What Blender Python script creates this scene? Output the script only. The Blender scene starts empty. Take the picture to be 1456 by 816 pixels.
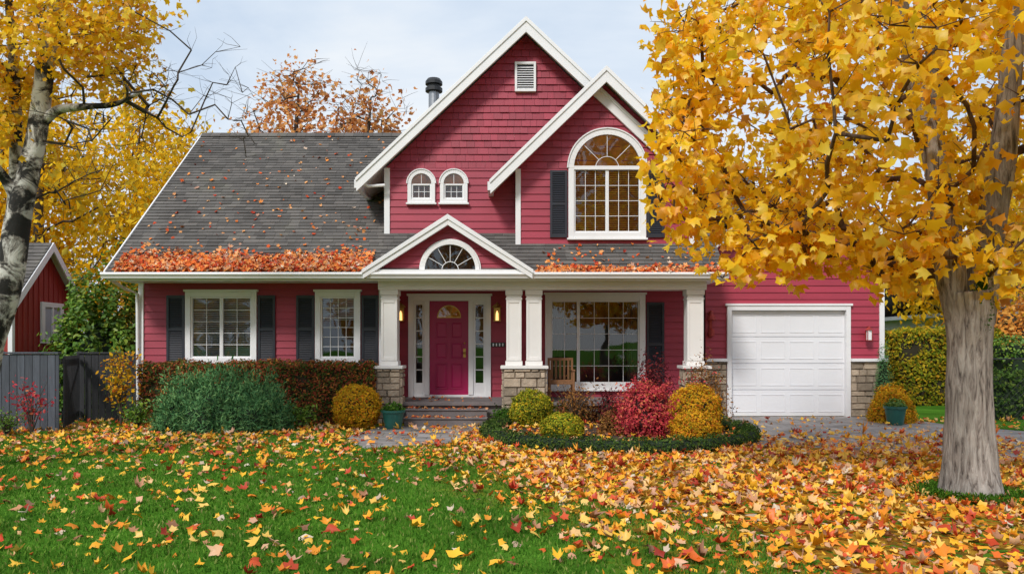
import bpy, math, random
import numpy as np
from mathutils import Vector, noise
random.seed(7); rng=np.random.default_rng(7)
scene=bpy.context.scene
EYE=1.6
def PX(p,D): return (p-728)/1100*D
def PZ(p,D): return EYE+(491-p)/1100*D

# ------------------------------------------------------------------ materials
def nt(name):
    m=bpy.data.materials.new(name); m.use_nodes=True
    t=m.node_tree; t.nodes.clear(); return m,t,t.nodes,t.links
def N(ns,typ,**k):
    n=ns.new(typ)
    for a,b in k.items():
        if a.startswith('i_'): n.inputs[a[2:].replace('_',' ')].default_value=b
        else: setattr(n,a,b)
    return n
def pos(ns,ls,scale=(1,1,1)):
    g=N(ns,'ShaderNodeNewGeometry'); mp=N(ns,'ShaderNodeMapping'); mp.inputs['Scale'].default_value=scale
    ls.new(g.outputs['Position'],mp.inputs['Vector']); return mp.outputs[0],g
def ramp(ns,stops,interp='LINEAR'):
    r=ns.new('ShaderNodeValToRGB'); r.color_ramp.interpolation=interp
    e=r.color_ramp.elements
    while len(e)>1: e.remove(e[-1])
    e[0].position=stops[0][0]; e[0].color=(*stops[0][1],1)
    for p,c in stops[1:]:
        q=e.new(p); q.color=(*c,1)
    return r
def mixc(ns,ls,fac,a,b,mode='MIX'):
    m=N(ns,'ShaderNodeMix',data_type='RGBA',blend_type=mode)
    for s,v in ((0,fac),(6,a),(7,b)):
        if isinstance(v,(int,float)): m.inputs[s].default_value=v
        elif isinstance(v,tuple): m.inputs[s].default_value=(*v,1)
        else: ls.new(v,m.inputs[s])
    return m.outputs[2]
def mat(name,col,rough=.6,var=.2,ns_=2.0,bump=0.,bs=40,metal=0.,island=0.,stretch=(1,1,1),dirt=0.,emit=0.,spec=.5):
    m,t,ns,ls=nt(name)
    p,g=pos(ns,ls,stretch)
    n1=N(ns,'ShaderNodeTexNoise',i_Scale=ns_,i_Detail=4.,i_Roughness=.65); ls.new(p,n1.inputs['Vector'])
    r=ramp(ns,[(.25,(1-var,)*3),(.75,(1+var*.6,)*3)]); ls.new(n1.outputs[0],r.inputs[0])
    c=mixc(ns,ls,1.,tuple(col),r.outputs[0],'MULTIPLY')
    if island>0:
        r2=ramp(ns,[(0,(1-island,1-island,1-island)),(1,(1+island*.7,)*3)]); ls.new(g.outputs['Random Per Island'],r2.inputs[0])
        c=mixc(ns,ls,1.,c,r2.outputs[0],'MULTIPLY')
    if dirt>0:
        n3=N(ns,'ShaderNodeTexNoise',i_Scale=ns_*.35,i_Detail=6.,i_Roughness=.7); ls.new(p,n3.inputs['Vector'])
        r3=ramp(ns,[(.48,(0,0,0)),(.75,(dirt,)*3)]); ls.new(n3.outputs[0],r3.inputs[0])
        c=mixc(ns,ls,r3.outputs[0],c,(.07,.055,.035))
    b=N(ns,'ShaderNodeBsdfPrincipled',i_Roughness=rough,i_Metallic=metal)
    b.inputs['Specular IOR Level'].default_value=spec
    ls.new(c,b.inputs['Base Color'])
    if emit>0:
        b.inputs['Emission Color'].default_value=(*col,1); b.inputs['Emission Strength'].default_value=emit
    if bump>0:
        n2=N(ns,'ShaderNodeTexNoise',i_Scale=float(bs),i_Detail=3.); ls.new(p,n2.inputs['Vector'])
        bp=N(ns,'ShaderNodeBump',i_Strength=bump,i_Distance=.02); ls.new(n2.outputs[0],bp.inputs['Height'])
        ls.new(bp.outputs[0],b.inputs['Normal'])
    o=N(ns,'ShaderNodeOutputMaterial'); ls.new(b.outputs[0],o.inputs[0]); return m
def leafmat(name,stops,trans=.4,var=.35,ns_=1.2,gloss=0.):
    m,t,ns,ls=nt(name)
    p,g=pos(ns,ls)
    r=ramp(ns,stops); ls.new(g.outputs['Random Per Island'],r.inputs[0])
    n1=N(ns,'ShaderNodeTexNoise',i_Scale=ns_,i_Detail=1.); ls.new(p,n1.inputs['Vector'])
    r1=ramp(ns,[(.3,(1-var,)*3),(.7,(1.06,)*3)]); ls.new(n1.outputs[0],r1.inputs[0])
    c=mixc(ns,ls,1.,r.outputs[0],r1.outputs[0],'MULTIPLY')
    b=N(ns,'ShaderNodeBsdfDiffuse'); ls.new(c,b.inputs['Color'])
    out=b.outputs[0]
    tr=N(ns,'ShaderNodeBsdfTranslucent'); ls.new(c,tr.inputs[0])
    mx=N(ns,'ShaderNodeMixShader'); mx.inputs[0].default_value=trans
    ls.new(out,mx.inputs[1]); ls.new(tr.outputs[0],mx.inputs[2]); out=mx.outputs[0]
    if gloss>0:
        gl=N(ns,'ShaderNodeBsdfGlossy',i_Roughness=.45); gl.inputs[0].default_value=(.9,.9,.9,1)
        m2=N(ns,'ShaderNodeMixShader'); m2.inputs[0].default_value=gloss; ls.new(out,m2.inputs[1]); ls.new(gl.outputs[0],m2.inputs[2]); out=m2.outputs[0]
    o=N(ns,'ShaderNodeOutputMaterial'); ls.new(out,o.inputs[0]); return m

M={}
M['siding']=mat('siding_paint',(.37,.034,.066),.5,.18,1.3,.06,60,island=.07,stretch=(.6,1,2.5))
M['shake']=mat('shingle_siding_paint',(.36,.034,.064),.55,.18,1.6,.2,70,island=.16)
M['white']=mat('white_trim_paint',(.84,.84,.86),.45,.05,1.5,.03,50,dirt=.08)
M['cream']=mat('porch_trim_paint',(.81,.79,.77),.5,.05,1.5,.03,50,dirt=.09)
M['gdoor']=mat('garage_door_paint',(.82,.83,.87),.4,.04,1.,.02,30,dirt=.05)
M['dark']=mat('shutter_paint',(.026,.029,.042),.45,.2,4)
M['door']=mat('crimson_door_paint',(.40,.007,.09),.35,.12,2,.03,40)
M['brass']=mat('aged_brass',(.55,.33,.10),.3,.2,8,metal=.9)
M['glow']=mat('lamp_glass',(1.,.62,.22),.3,.1,8,emit=1.6)
M['metal']=mat('flue_metal',(.35,.36,.38),.35,.3,6,metal=.8)
M['black']=mat('black_metal',(.02,.02,.022),.4,.2,5)
M['blind']=mat('window_blind',(.42,.46,.54),.6,.1,4)
M['blindrefl']=mat('painted_reflection_blind',(.66,.28,.09),.6,.45,3)  # orange leaf reflection of the upper panes put into the slat colour
M['room']=mat('interior_wall',(.035,.033,.036),.8,.3,2)
M['roomrefl']=mat('painted_reflection_backing',(.85,.32,.05),.8,.6,4)  # leaf reflection in the arched glass painted as an orange backing
M['curtain']=mat('curtain',(.22,.21,.20),.9,.3,4,stretch=(12,1,.3))
M['stepm']=mat('porch_step',(.19,.165,.165),.8,.3,3,.3,60,dirt=.4)
M['stone']=mat('ledge_stone',(.44,.35,.26),.85,.35,7,.8,25,island=.38)
M['mortar']=mat('mortar',(.20,.17,.14),.95,.2,10)
M['shed']=mat('shed_paint',(.34,.030,.022),.6,.3,2,.15,40,stretch=(8,8,.4))
M['fence']=mat('fence_wood',(.085,.095,.12),.8,.35,4,.4,40,stretch=(6,6,.5),island=.25)
M['fenced']=mat('gate_wood',(.03,.031,.036),.8,.3,4,.3,40,stretch=(6,6,.5),island=.2)
M['pot']=mat('teal_glazed_pot',(.02,.12,.10),.3,.25,5)
M['wood']=mat('bench_wood',(.26,.12,.05),.6,.3,6,.2,50,stretch=(1,1,6))
M['mulch']=mat('mulch',(.06,.035,.022),.95,.5,9,.8,30)
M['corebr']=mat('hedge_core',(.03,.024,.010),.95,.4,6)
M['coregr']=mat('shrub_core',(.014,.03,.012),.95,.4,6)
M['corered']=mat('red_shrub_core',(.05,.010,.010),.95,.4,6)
M['twig']=mat('twig_bark',(.075,.055,.042),.85,.3,6)
M['nbr']=mat('neighbour_paint',(.36,.40,.46),.6,.12,2)
M['moss']=mat('moss',(.03,.085,.012),.95,.5,12,.8,60)

def glassmat():
    m,t,ns,ls=nt('window_glass')
    fr=N(ns,'ShaderNodeFresnel',i_IOR=1.55)
    ad=N(ns,'ShaderNodeMath',operation='ADD'); ad.inputs[1].default_value=.07; ls.new(fr.outputs[0],ad.inputs[0])
    tr=N(ns,'ShaderNodeBsdfTransparent'); tr.inputs[0].default_value=(.88,.9,.9,1)
    gl=N(ns,'ShaderNodeBsdfGlossy',i_Roughness=.02)
    p,g=pos(ns,ls); n=N(ns,'ShaderNodeTexNoise',i_Scale=1.3,i_Detail=1.); ls.new(p,n.inputs['Vector'])
    bp=N(ns,'ShaderNodeBump',i_Strength=.12,i_Distance=.05); ls.new(n.outputs[0],bp.inputs['Height']); ls.new(bp.outputs[0],gl.inputs['Normal'])
    mx=N(ns,'ShaderNodeMixShader'); ls.new(ad.outputs[0],mx.inputs[0]); ls.new(tr.outputs[0],mx.inputs[1]); ls.new(gl.outputs[0],mx.inputs[2])
    o=N(ns,'ShaderNodeOutputMaterial'); ls.new(mx.outputs[0],o.inputs[0]); return m
M['glass']=glassmat()

def roofmat():
    m,t,ns,ls=nt('asphalt_shingles')
    p,g=pos(ns,ls)
    n1=N(ns,'ShaderNodeTexNoise',i_Scale=.9,i_Detail=5.,i_Roughness=.7); ls.new(p,n1.inputs['Vector'])
    r1=ramp(ns,[(.3,(.105,.098,.094)),(.55,(.145,.136,.130)),(.75,(.155,.150,.128))]); ls.new(n1.outputs[0],r1.inputs[0])
    r2=ramp(ns,[(0,(.74,.74,.74)),(.5,(.97,.97,.97)),(1,(1.2,1.18,1.16))]); ls.new(g.outputs['Random Per Island'],r2.inputs[0])
    c=mixc(ns,ls,1.,r1.outputs[0],r2.outputs[0],'MULTIPLY')
    n2=N(ns,'ShaderNodeTexNoise',i_Scale=120.,i_Detail=2.); ls.new(p,n2.inputs['Vector'])
    r3=ramp(ns,[(.3,(.75,)*3),(.7,(1.2,)*3)]); ls.new(n2.outputs[0],r3.inputs[0])
    c=mixc(ns,ls,1.,c,r3.outputs[0],'MULTIPLY')
    b=N(ns,'ShaderNodeBsdfDiffuse'); ls.new(c,b.inputs['Color'])
    o=N(ns,'ShaderNodeOutputMaterial'); ls.new(b.outputs[0],o.inputs[0]); return m
M['roof']=roofmat()

def barkmat(name,c1,c2,c3,stretch,sc,thr,w=.12):
    m,t,ns,ls=nt(name)
    p,g=pos(ns,ls,stretch)
    n1=N(ns,'ShaderNodeTexNoise',i_Scale=sc,i_Detail=7.,i_Roughness=.7,i_Distortion=.6); ls.new(p,n1.inputs['Vector'])
    r=ramp(ns,[(thr-w,c1),(thr,c2),(thr+w*1.4,c3)]); ls.new(n1.outputs[0],r.inputs[0])
    p2,g2=pos(ns,ls,(1,1,.6)); n2=N(ns,'ShaderNodeTexNoise',i_Scale=2.2,i_Detail=3.); ls.new(p2,n2.inputs['Vector'])
    r2=ramp(ns,[(.35,(.62,.62,.60)),(.65,(1.12,1.1,1.08))]); ls.new(n2.outputs[0],r2.inputs[0])
    c=mixc(ns,ls,1.,r.outputs[0],r2.outputs[0],'MULTIPLY')
    b=N(ns,'ShaderNodeBsdfPrincipled',i_Roughness=.9); ls.new(c,b.inputs['Base Color'])
    bp=N(ns,'ShaderNodeBump',i_Strength=1.,i_Distance=.035); ls.new(n1.outputs[0],bp.inputs['Height']); ls.new(bp.outputs[0],b.inputs['Normal'])
    o=N(ns,'ShaderNodeOutputMaterial'); ls.new(b.outputs[0],o.inputs[0]); return m
M['bark']=barkmat('grey_bark',(.08,.066,.058),(.28,.245,.22),(.47,.435,.40),(9,9,1.3),2.4,.46,.10)
M['limb']=barkmat('limb_bark',(.05,.028,.018),(.11,.06,.038),(.18,.11,.075),(3,3,1),3,.46)
M['birch']=barkmat('birch_bark',(.016,.014,.012),(.20,.18,.16),(.66,.64,.60),(1,1,1.1),3.2,.50,.05)

M['lf_yellow']=leafmat('yellow_maple_leaves',[(0,(.93,.42,.008)),(.2,(1.,.58,.012)),(.65,(1.,.70,.02)),(.9,(1.,.78,.07)),(.97,(.88,.44,.015)),(1,(.5,.2,.03))],.5,.14,.9,.03)
M['lf_bgyellow']=leafmat('background_yellow_leaves',[(0,(.88,.44,.01)),(.4,(.96,.58,.02)),(.8,(.98,.68,.05)),(1,(.58,.50,.08))],.42,.32,.35)
M['lf_bgorange']=leafmat('background_orange_leaves',[(0,(.60,.20,.04)),(.5,(.82,.38,.07)),(1,(.88,.52,.14))],.35,.3,.4)
M['lf_rust']=leafmat('rust_leaves',[(0,(.52,.18,.06)),(.5,(.75,.33,.11)),(1,(.85,.48,.18))],.38,.2,.5)
M['lf_litter']=leafmat('fallen_leaves',[(0,(.36,.035,.02)),(.10,(.68,.09,.03)),(.22,(.84,.25,.03)),(.36,(.92,.40,.03)),(.56,(.97,.56,.035)),(.72,(.92,.60,.16)),(.82,(.80,.46,.30)),(.88,(.62,.30,.15)),(.95,(.28,.12,.06)),(1,(.90,.78,.60))],.12,.2,.8,.03)
M['lf_rooflitter']=leafmat('roof_leaves',[(0,(.45,.05,.03)),(.25,(.72,.13,.04)),(.5,(.85,.30,.07)),(.72,(.85,.45,.2)),(.9,(.42,.15,.10)),(1,(.90,.75,.58))],.1,.15,1.2)
M['lf_green']=leafmat('green_leaves',[(0,(.035,.10,.015)),(.6,(.08,.19,.03)),(1,(.16,.28,.04))],.25,.4,2)
M['lf_laurel']=leafmat('laurel_leaves',[(0,(.07,.17,.02)),(.6,(.15,.30,.035)),(1,(.32,.42,.05))],.3,.35,1.5,.03)
M['lf_juniper']=leafmat('juniper_needles',[(0,(.06,.17,.07)),(.6,(.14,.32,.12)),(1,(.27,.46,.17))],.2,.4,2.6)
M['lf_box']=leafmat('box_leaves',[(0,(.035,.08,.02)),(.7,(.09,.16,.035)),(1,(.18,.23,.05))],.2,.35,3)
M['lf_hedge']=leafmat('red_green_hedge_leaves',[(0,(.06,.11,.03)),(.4,(.12,.17,.035)),(.52,(.28,.09,.045)),(.8,(.44,.09,.05)),(1,(.62,.28,.06))],.25,.4,1.6)
M['lf_goldbush']=leafmat('gold_bush_leaves',[(0,(.20,.26,.03)),(.2,(.65,.42,.03)),(.6,(.97,.56,.03)),(.88,(.90,.36,.04)),(1,(.6,.12,.03))],.3,.32,4)
M['lf_limebush']=leafmat('lime_bush_leaves',[(0,(.11,.18,.02)),(.4,(.28,.33,.03)),(.8,(.62,.55,.04)),(1,(.9,.5,.04))],.3,.35,4)
M['lf_red']=leafmat('red_bush_leaves',[(0,(.38,.03,.05)),(.5,(.68,.08,.11)),(.85,(.82,.15,.13)),(1,(.85,.36,.14))],.3,.3,3)
M['lf_maroon']=leafmat('maroon_leaves',[(0,(.08,.015,.022)),(.6,(.20,.03,.04)),(1,(.32,.08,.06))],.25,.35,3)
M['lf_brown']=leafmat('brown_leaves',[(0,(.14,.08,.03)),(.5,(.32,.14,.05)),(1,(.55,.28,.08))],.25,.35,3)
M['lf_yhedge']=leafmat('olive_hedge_leaves',[(0,(.14,.22,.02)),(.4,(.32,.34,.03)),(.8,(.62,.46,.03)),(1,(.75,.38,.03))],.3,.45,1.0)
M['grassbl']=leafmat('grass_blades',[(0,(.05,.16,.015)),(.4,(.11,.29,.03)),(.75,(.18,.38,.045)),(.92,(.28,.42,.08)),(1,(.48,.46,.16))],.35,.42,1.3)

# ------------------------------------------------------------------ mesh builder
def empty(name,loc=(0,0,0)):
    e=bpy.data.objects.new(name,None); e.location=loc; e.empty_display_size=.3
    scene.collection.objects.link(e); return e
class MB:
    def __init__(s): s.v=[];s.f=[];s.m=[]
    def add(s,vs,fs,mi=0):
        o=len(s.v); s.v+= [tuple(map(float,q)) for q in vs]; s.f+=[tuple(i+o for i in f) for f in fs]; s.m+=[mi]*len(fs)
    def box(s,x0,x1,y0,y1,z0,z1,mi=0):
        if x0>x1:x0,x1=x1,x0
        if y0>y1:y0,y1=y1,y0
        if z0>z1:z0,z1=z1,z0
        s.add([(x0,y0,z0),(x1,y0,z0),(x1,y1,z0),(x0,y1,z0),(x0,y0,z1),(x1,y0,z1),(x1,y1,z1),(x0,y1,z1)],
          [(0,3,2,1),(4,5,6,7),(0,1,5,4),(1,2,6,5),(2,3,7,6),(3,0,4,7)],mi)
    def obox(s,O,A,B,C,mi=0):
        O,A,B,C=map(Vector,(O,A,B,C))
        s.add([O,O+A,O+A+B,O+B,O+C,O+A+C,O+A+B+C,O+B+C],[(0,3,2,1),(4,5,6,7),(0,1,5,4),(1,2,6,5),(2,3,7,6),(3,0,4,7)],mi)
    def ext(s,pts,y0,y1,mi=0):
        n=len(pts); vs=[(a,y0,b) for a,b in pts]+[(a,y1,b) for a,b in pts]
        s.add(vs,[tuple(range(n)),tuple(range(2*n-1,n-1,-1))]+[(i,i+n,(i+1)%n+n,(i+1)%n) for i in range(n)],mi)
    def extx(s,pts,x0,x1,mi=0):
        n=len(pts); vs=[(x0,a,b) for a,b in pts]+[(x1,a,b) for a,b in pts]
        s.add(vs,[tuple(range(n)),tuple(range(2*n-1,n-1,-1))]+[(i,i+n,(i+1)%n+n,(i+1)%n) for i in range(n)],mi)
    def arc(s,cx,cz,r0,r1,a0,a1,y0,y1,mi=0,n=28):
        for i in range(n):
            t0=a0+(a1-a0)*i/n; t1=a0+(a1-a0)*(i+1)/n
            s.ext([(cx+r0*math.cos(t0),cz+r0*math.sin(t0)),(cx+r1*math.cos(t0),cz+r1*math.sin(t0)),(cx+r1*math.cos(t1),cz+r1*math.sin(t1)),(cx+r0*math.cos(t1),cz+r0*math.sin(t1))],y0,y1,mi)
    def tube(s,P,R,n=8,mi=0,rough=0.,cap=True):
        P=[Vector(p) for p in P]; o=len(s.v)
        up=Vector((.3,.9,.1))
        for i,p in enumerate(P):
            d=(P[min(i+1,len(P)-1)]-P[max(i-1,0)])
            if d.length<1e-6: d=Vector((0,0,1))
            d.normalize(); a=d.cross(up)
            if a.length<.05: a=d.cross(Vector((1,0,0)))
            a.normalize(); b=d.cross(a)
            for k in range(n):
                t=2*math.pi*k/n; rr=R[i]
                q=p+(a*math.cos(t)+b*math.sin(t))*rr
                if rough: q=p+(q-p)*(1+rough*noise.noise(Vector((q.x*3,q.y*3,q.z*.8)))+rough*.6*noise.noise(Vector((q.x*11,q.y*11,q.z*2))))
                s.v.append(tuple(q))
        for i in range(len(P)-1):
            for k in range(n):
                s.f.append((o+i*n+k,o+i*n+(k+1)%n,o+(i+1)*n+(k+1)%n,o+(i+1)*n+k)); s.m.append(mi)
        if cap:
            s.f.append(tuple(o+k for k in range(n))); s.m.append(mi)
            s.f.append(tuple(o+(len(P)-1)*n+k for k in range(n))); s.m.append(mi)
    def lathe(s,c,prof,n=24,mi=0):
        o=len(s.v)
        for r,z in prof:
            for k in range(n):
                t=2*math.pi*k/n; s.v.append((c[0]+r*math.cos(t),c[1]+r*math.sin(t),c[2]+z))
        for i in range(len(prof)-1):
            for k in range(n):
                s.f.append((o+i*n+k,o+i*n+(k+1)%n,o+(i+1)*n+(k+1)%n,o+(i+1)*n+k)); s.m.append(mi)
    def obj(s,name,mats,parent=None,bevel=0,smooth=False):
        me=bpy.data.meshes.new(name); me.from_pydata(s.v,[],s.f)
        for m in mats: me.materials.append(M[m] if isinstance(m,str) else m)
        if len(mats)>1: me.polygons.foreach_set('material_index',s.m)
        if smooth: me.polygons.foreach_set('use_smooth',[True]*len(s.f))
        me.update(); ob=bpy.data.objects.new(name,me); scene.collection.objects.link(ob)
        if parent: ob.parent=parent
        if bevel:
            b=ob.modifiers.new('bevel','BEVEL'); b.width=bevel; b.segments=2; b.limit_method='ANGLE'; b.angle_limit=math.radians(40)
        return ob

def clip(poly,ax,val,gt):
    out=[];n=len(poly)
    ins=lambda p:(p[ax]>=val-1e-9) if gt else (p[ax]<=val+1e-9)
    for i in range(n):
        a,b=poly[i],poly[(i+1)%n]; ia,ib=ins(a),ins(b)
        if ia: out.append(a)
        if ia!=ib:
            t=(val-a[ax])/(b[ax]-a[ax]); out.append((a[0]+(b[0]-a[0])*t,a[1]+(b[1]-a[1])*t))
    return out
def area(p): return .5*sum(p[i][0]*p[(i+1)%len(p)][1]-p[(i+1)%len(p)][0]*p[i][1] for i in range(len(p)))
def courses(mb,poly,O,U,V,exp,thick,mi=0,cell=None,holes=(),lift=0.,base=None):
    O,U,V=Vector(O),Vector(U),Vector(V); Nn=U.cross(V)
    if area(poly)<0: poly=poly[::-1]
    vmin=min(p[1] for p in poly) if base is None else base; vmax=max(p[1] for p in poly)
    def emit(pp,v0,v1,th):
        if len(pp)<3 or abs(area(pp))<1e-5: return
        n=len(pp); fr=[];bk=[]
        for u,v in pp:
            q=O+U*u+V*v; fr.append(q+Nn*(lift+.003+th*(1-(v-v0)/(v1-v0)))); bk.append(q+Nn*(lift-.012))
        mb.add(fr+bk,[tuple(range(n))]+[(i,i+n,(i+1)%n+n,(i+1)%n) for i in range(n)],mi)
    v0=vmin
    while v0<vmax-1e-4:
        v1=v0+exp
        strip=clip(clip(poly,1,v0,True),1,v1,False)
        if len(strip)>=3:
            cuts=sorted(set([v0,v1]+[h for H in holes for h in (H[2],H[3]) if v0<h<v1]))
            for a,b in zip(cuts[:-1],cuts[1:]):
                sub=clip(clip(strip,1,a,True),1,b,False)
                if len(sub)<3: continue
                su0=min(p[0] for p in sub); su1=max(p[0] for p in sub)
                iv=[(su0,su1)]
                for H in holes:
                    if H[2]<=a+1e-6 and H[3]>=b-1e-6:
                        nv=[]
                        for x0,x1 in iv:
                            if H[1]<=x0 or H[0]>=x1: nv.append((x0,x1)); continue
                            if H[0]>x0: nv.append((x0,H[0]))
                            if H[1]<x1: nv.append((H[1],x1))
                        iv=nv
                for x0,x1 in iv:
                    if cell is None:
                        emit(clip(clip(sub,0,x0,True),0,x1,False),v0,v1,thick)
                    else:
                        u=x0-random.random()*cell
                        while u<x1:
                            w=cell*random.uniform(.65,1.35)
                            c0=max(u,x0); c1=min(u+w-.004,x1)
                            if c1>c0+.01:
                                emit(clip(clip(sub,0,c0,True),0,c1,False),v0,v1,thick*random.uniform(.75,1.3))
                            u+=w
        v0=v1

def stones(mb,u0,u1,v0,v1,O,U,V,mi=0,mo=1):
    O,U,V=Vector(O),Vector(U),Vector(V); Nn=U.cross(V)
    mb.obox(O+U*u0+V*v0-Nn*.02,U*(u1-u0),V*(v1-v0),Nn*.022,mo)
    v=v0
    while v<v1-.03:
        h=min(random.uniform(.09,.2),v1-v)
        if v1-v-h<.05: h=v1-v
        u=u0
        while u<u1-.02:
            w=min(random.uniform(.12,.36),u1-u)
            if u1-u-w<.07: w=u1-u
            g=.005; t=random.uniform(.025,.055)
            a=O+U*(u+g)+V*(v+g)
            W=w-2*g;H=h-2*g; c=.012
            base=[a,a+U*W,a+U*W+V*H,a+V*H]
            top=[a+U*(c+random.uniform(0,.01))+V*(c)+Nn*t,a+U*(W-c)+V*(c+random.uniform(0,.01))+Nn*t,a+U*(W-c)+V*(H-c)+Nn*t*random.uniform(.8,1),a+U*c+V*(H-c)+Nn*t]
            mb.add(base+top,[(4,5,6,7),(0,1,5,4),(1,2,6,5),(2,3,7,6),(3,0,4,7)],mi)
            u+=w
        v+=h

# ------------------------------------------------------------------ leaves
def shape_maple():
    a=[(90,1.0),(64,.60),(38,.95),(6,.60),(-28,.74),(-90,.34)]
    pts=[(r*math.cos(math.radians(t)),r*math.sin(t*math.pi/180)) for t,r in a]
    pts+= [(-x,y) for x,y in pts[1:-1][::-1]]
    v=[(0,0,0)]+[(x*.5,y*.5,0) for x,y in pts]; n=len(pts)
    return np.array(v),[(0,1+i,1+(i+1)%n) for i in range(n)]
def shape_rhomb():
    return np.array([(0,-.5,0),(.28,0,.08),(0,.5,0),(-.28,0,.08)]),[(0,1,2),(0,2,3)]
def shape_ovate():
    return np.array([(0,-.5,0),(.26,-.18,.05),(.22,.2,.05),(0,.5,0),(-.22,.2,.05),(-.26,-.18,.05)]),[(0,1,2),(0,2,3),(0,3,4),(0,4,5)]
def shape_needle():
    return np.array([(-.05,-.5,0),(.05,-.5,0),(.12,.1,.03),(0,.5,0),(-.12,.1,.03)]),[(0,1,2),(0,2,4),(4,2,3)]
SH={'maple':shape_maple(),'rhomb':shape_rhomb(),'ovate':shape_ovate(),'needle':shape_needle()}
def leaves(name,C,Nr,S,shape,mats,parent=None,curl=.3,tang=None,jit=0.):
    C=np.asarray(C,float); Nr=np.asarray(Nr,float); n=len(C)
    if n==0: return
    S=np.broadcast_to(np.asarray(S,float),(n,))
    Nr=Nr/(np.linalg.norm(Nr,axis=1,keepdims=True)+1e-9)
    T=rng.normal(size=(n,3)) if tang is None else np.asarray(tang,float)
    T-= (T*Nr).sum(1,keepdims=True)*Nr; T/=np.linalg.norm(T,axis=1,keepdims=True)+1e-9
    B=np.cross(Nr,T)
    v,f=SH[shape]; k=len(v)
    L=np.repeat(v[None],n,0).copy()
    if jit: L[:,:,:2]*=1+rng.normal(0,jit,size=(n,k,1))
    L[:,:,0]*=rng.uniform(.75,1.15,size=(n,1))
    r2=(v[:,0]**2+v[:,1]**2)[None]
    L[:,:,2]+=r2*rng.normal(0,curl*2,size=(n,1)) + (v[:,0]**2)[None]*rng.normal(0,curl*3,size=(n,1))
    L*=S[:,None,None]
    W=C[:,None]+L[:,:,0:1]*B[:,None]+L[:,:,1:2]*T[:,None]+L[:,:,2:3]*Nr[:,None]
    W=W.reshape(-1,3); fa=np.array(f); nf=len(fa)
    F=(fa[None]+ (np.arange(n)*k)[:,None,None]).reshape(-1)
    me=bpy.data.meshes.new(name)
    me.vertices.add(n*k); me.vertices.foreach_set('co',W.ravel())
    me.loops.add(len(F)); me.loops.foreach_set('vertex_index',F.astype(np.int32))
    me.polygons.add(n*nf); me.polygons.foreach_set('loop_start',np.arange(0,n*nf*3,3,dtype=np.int32))
    me.materials.append(M[mats]); me.update(calc_edges=True)
    ob=bpy.data.objects.new(name,me); scene.collection.objects.link(ob)
    if parent: ob.parent=parent
    return ob

def blob(name,c,r,mat_,parent,lump=.15,flat=True,seed=0):
    mb=MB(); n=20; m=12
    for j in range(m+1):
        ph=-math.pi/2*(.0 if flat else 1)+ (math.pi/2 if flat else math.pi)*j/m
        for i in range(n):
            t=2*math.pi*i/n; d=Vector((math.cos(t)*math.cos(ph),math.sin(t)*math.cos(ph),math.sin(ph)))
            k=1+lump*noise.noise(d*2.2+Vector((seed,seed*2,0)))
            mb.v.append((c[0]+r[0]*d.x*k,c[1]+r[1]*d.y*k,c[2]+r[2]*d.z*k))
    for j in range(m):
        for i in range(n):
            mb.f.append((j*n+i,j*n+(i+1)%n,(j+1)*n+(i+1)%n,(j+1)*n+i)); mb.m.append(0)
    return mb.obj(name,[mat_],parent,smooth=True)
def bush(name,c,r,n,size,leaf,core,shape='ovate',lump=.25,fuzz=.14,up=.0,freq=2.5,ball=False):
    e=empty(name,(c[0],c[1],0)); sd=random.random()*50
    D=rng.normal(size=(n,3))
    if not ball: D[:,2]=np.abs(D[:,2])
    D/=np.linalg.norm(D,axis=1,keepdims=True)
    k=np.array([1+lump*noise.noise(Vector(d)*freq+Vector((sd,0,0)))+lump*.6*noise.noise(Vector(d)*freq*2.7+Vector((0,sd,0))) for d in D])
    rad=k*(1-np.abs(rng.normal(0,fuzz,n)))+ (rng.random(n)**6)*fuzz
    P=D*rad[:,None]*np.array(r)
    P[:,2]+=c[2]; keep=P[:,2]>.0; P=P[keep]; D=D[keep]; n=len(P)
    nr=D+rng.normal(0,.55,(n,3)); nr[:,2]+=up
    leaves('foliage',P,nr,size*rng.uniform(.6,1.3,n),shape,leaf,e)
    blob('dark_core',(0,0,c[2]),[q*.74 for q in r],core,e,lump*.6,flat=not ball,seed=sd)  # solid dark core, blocks the view through the leaves
    return e

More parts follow.
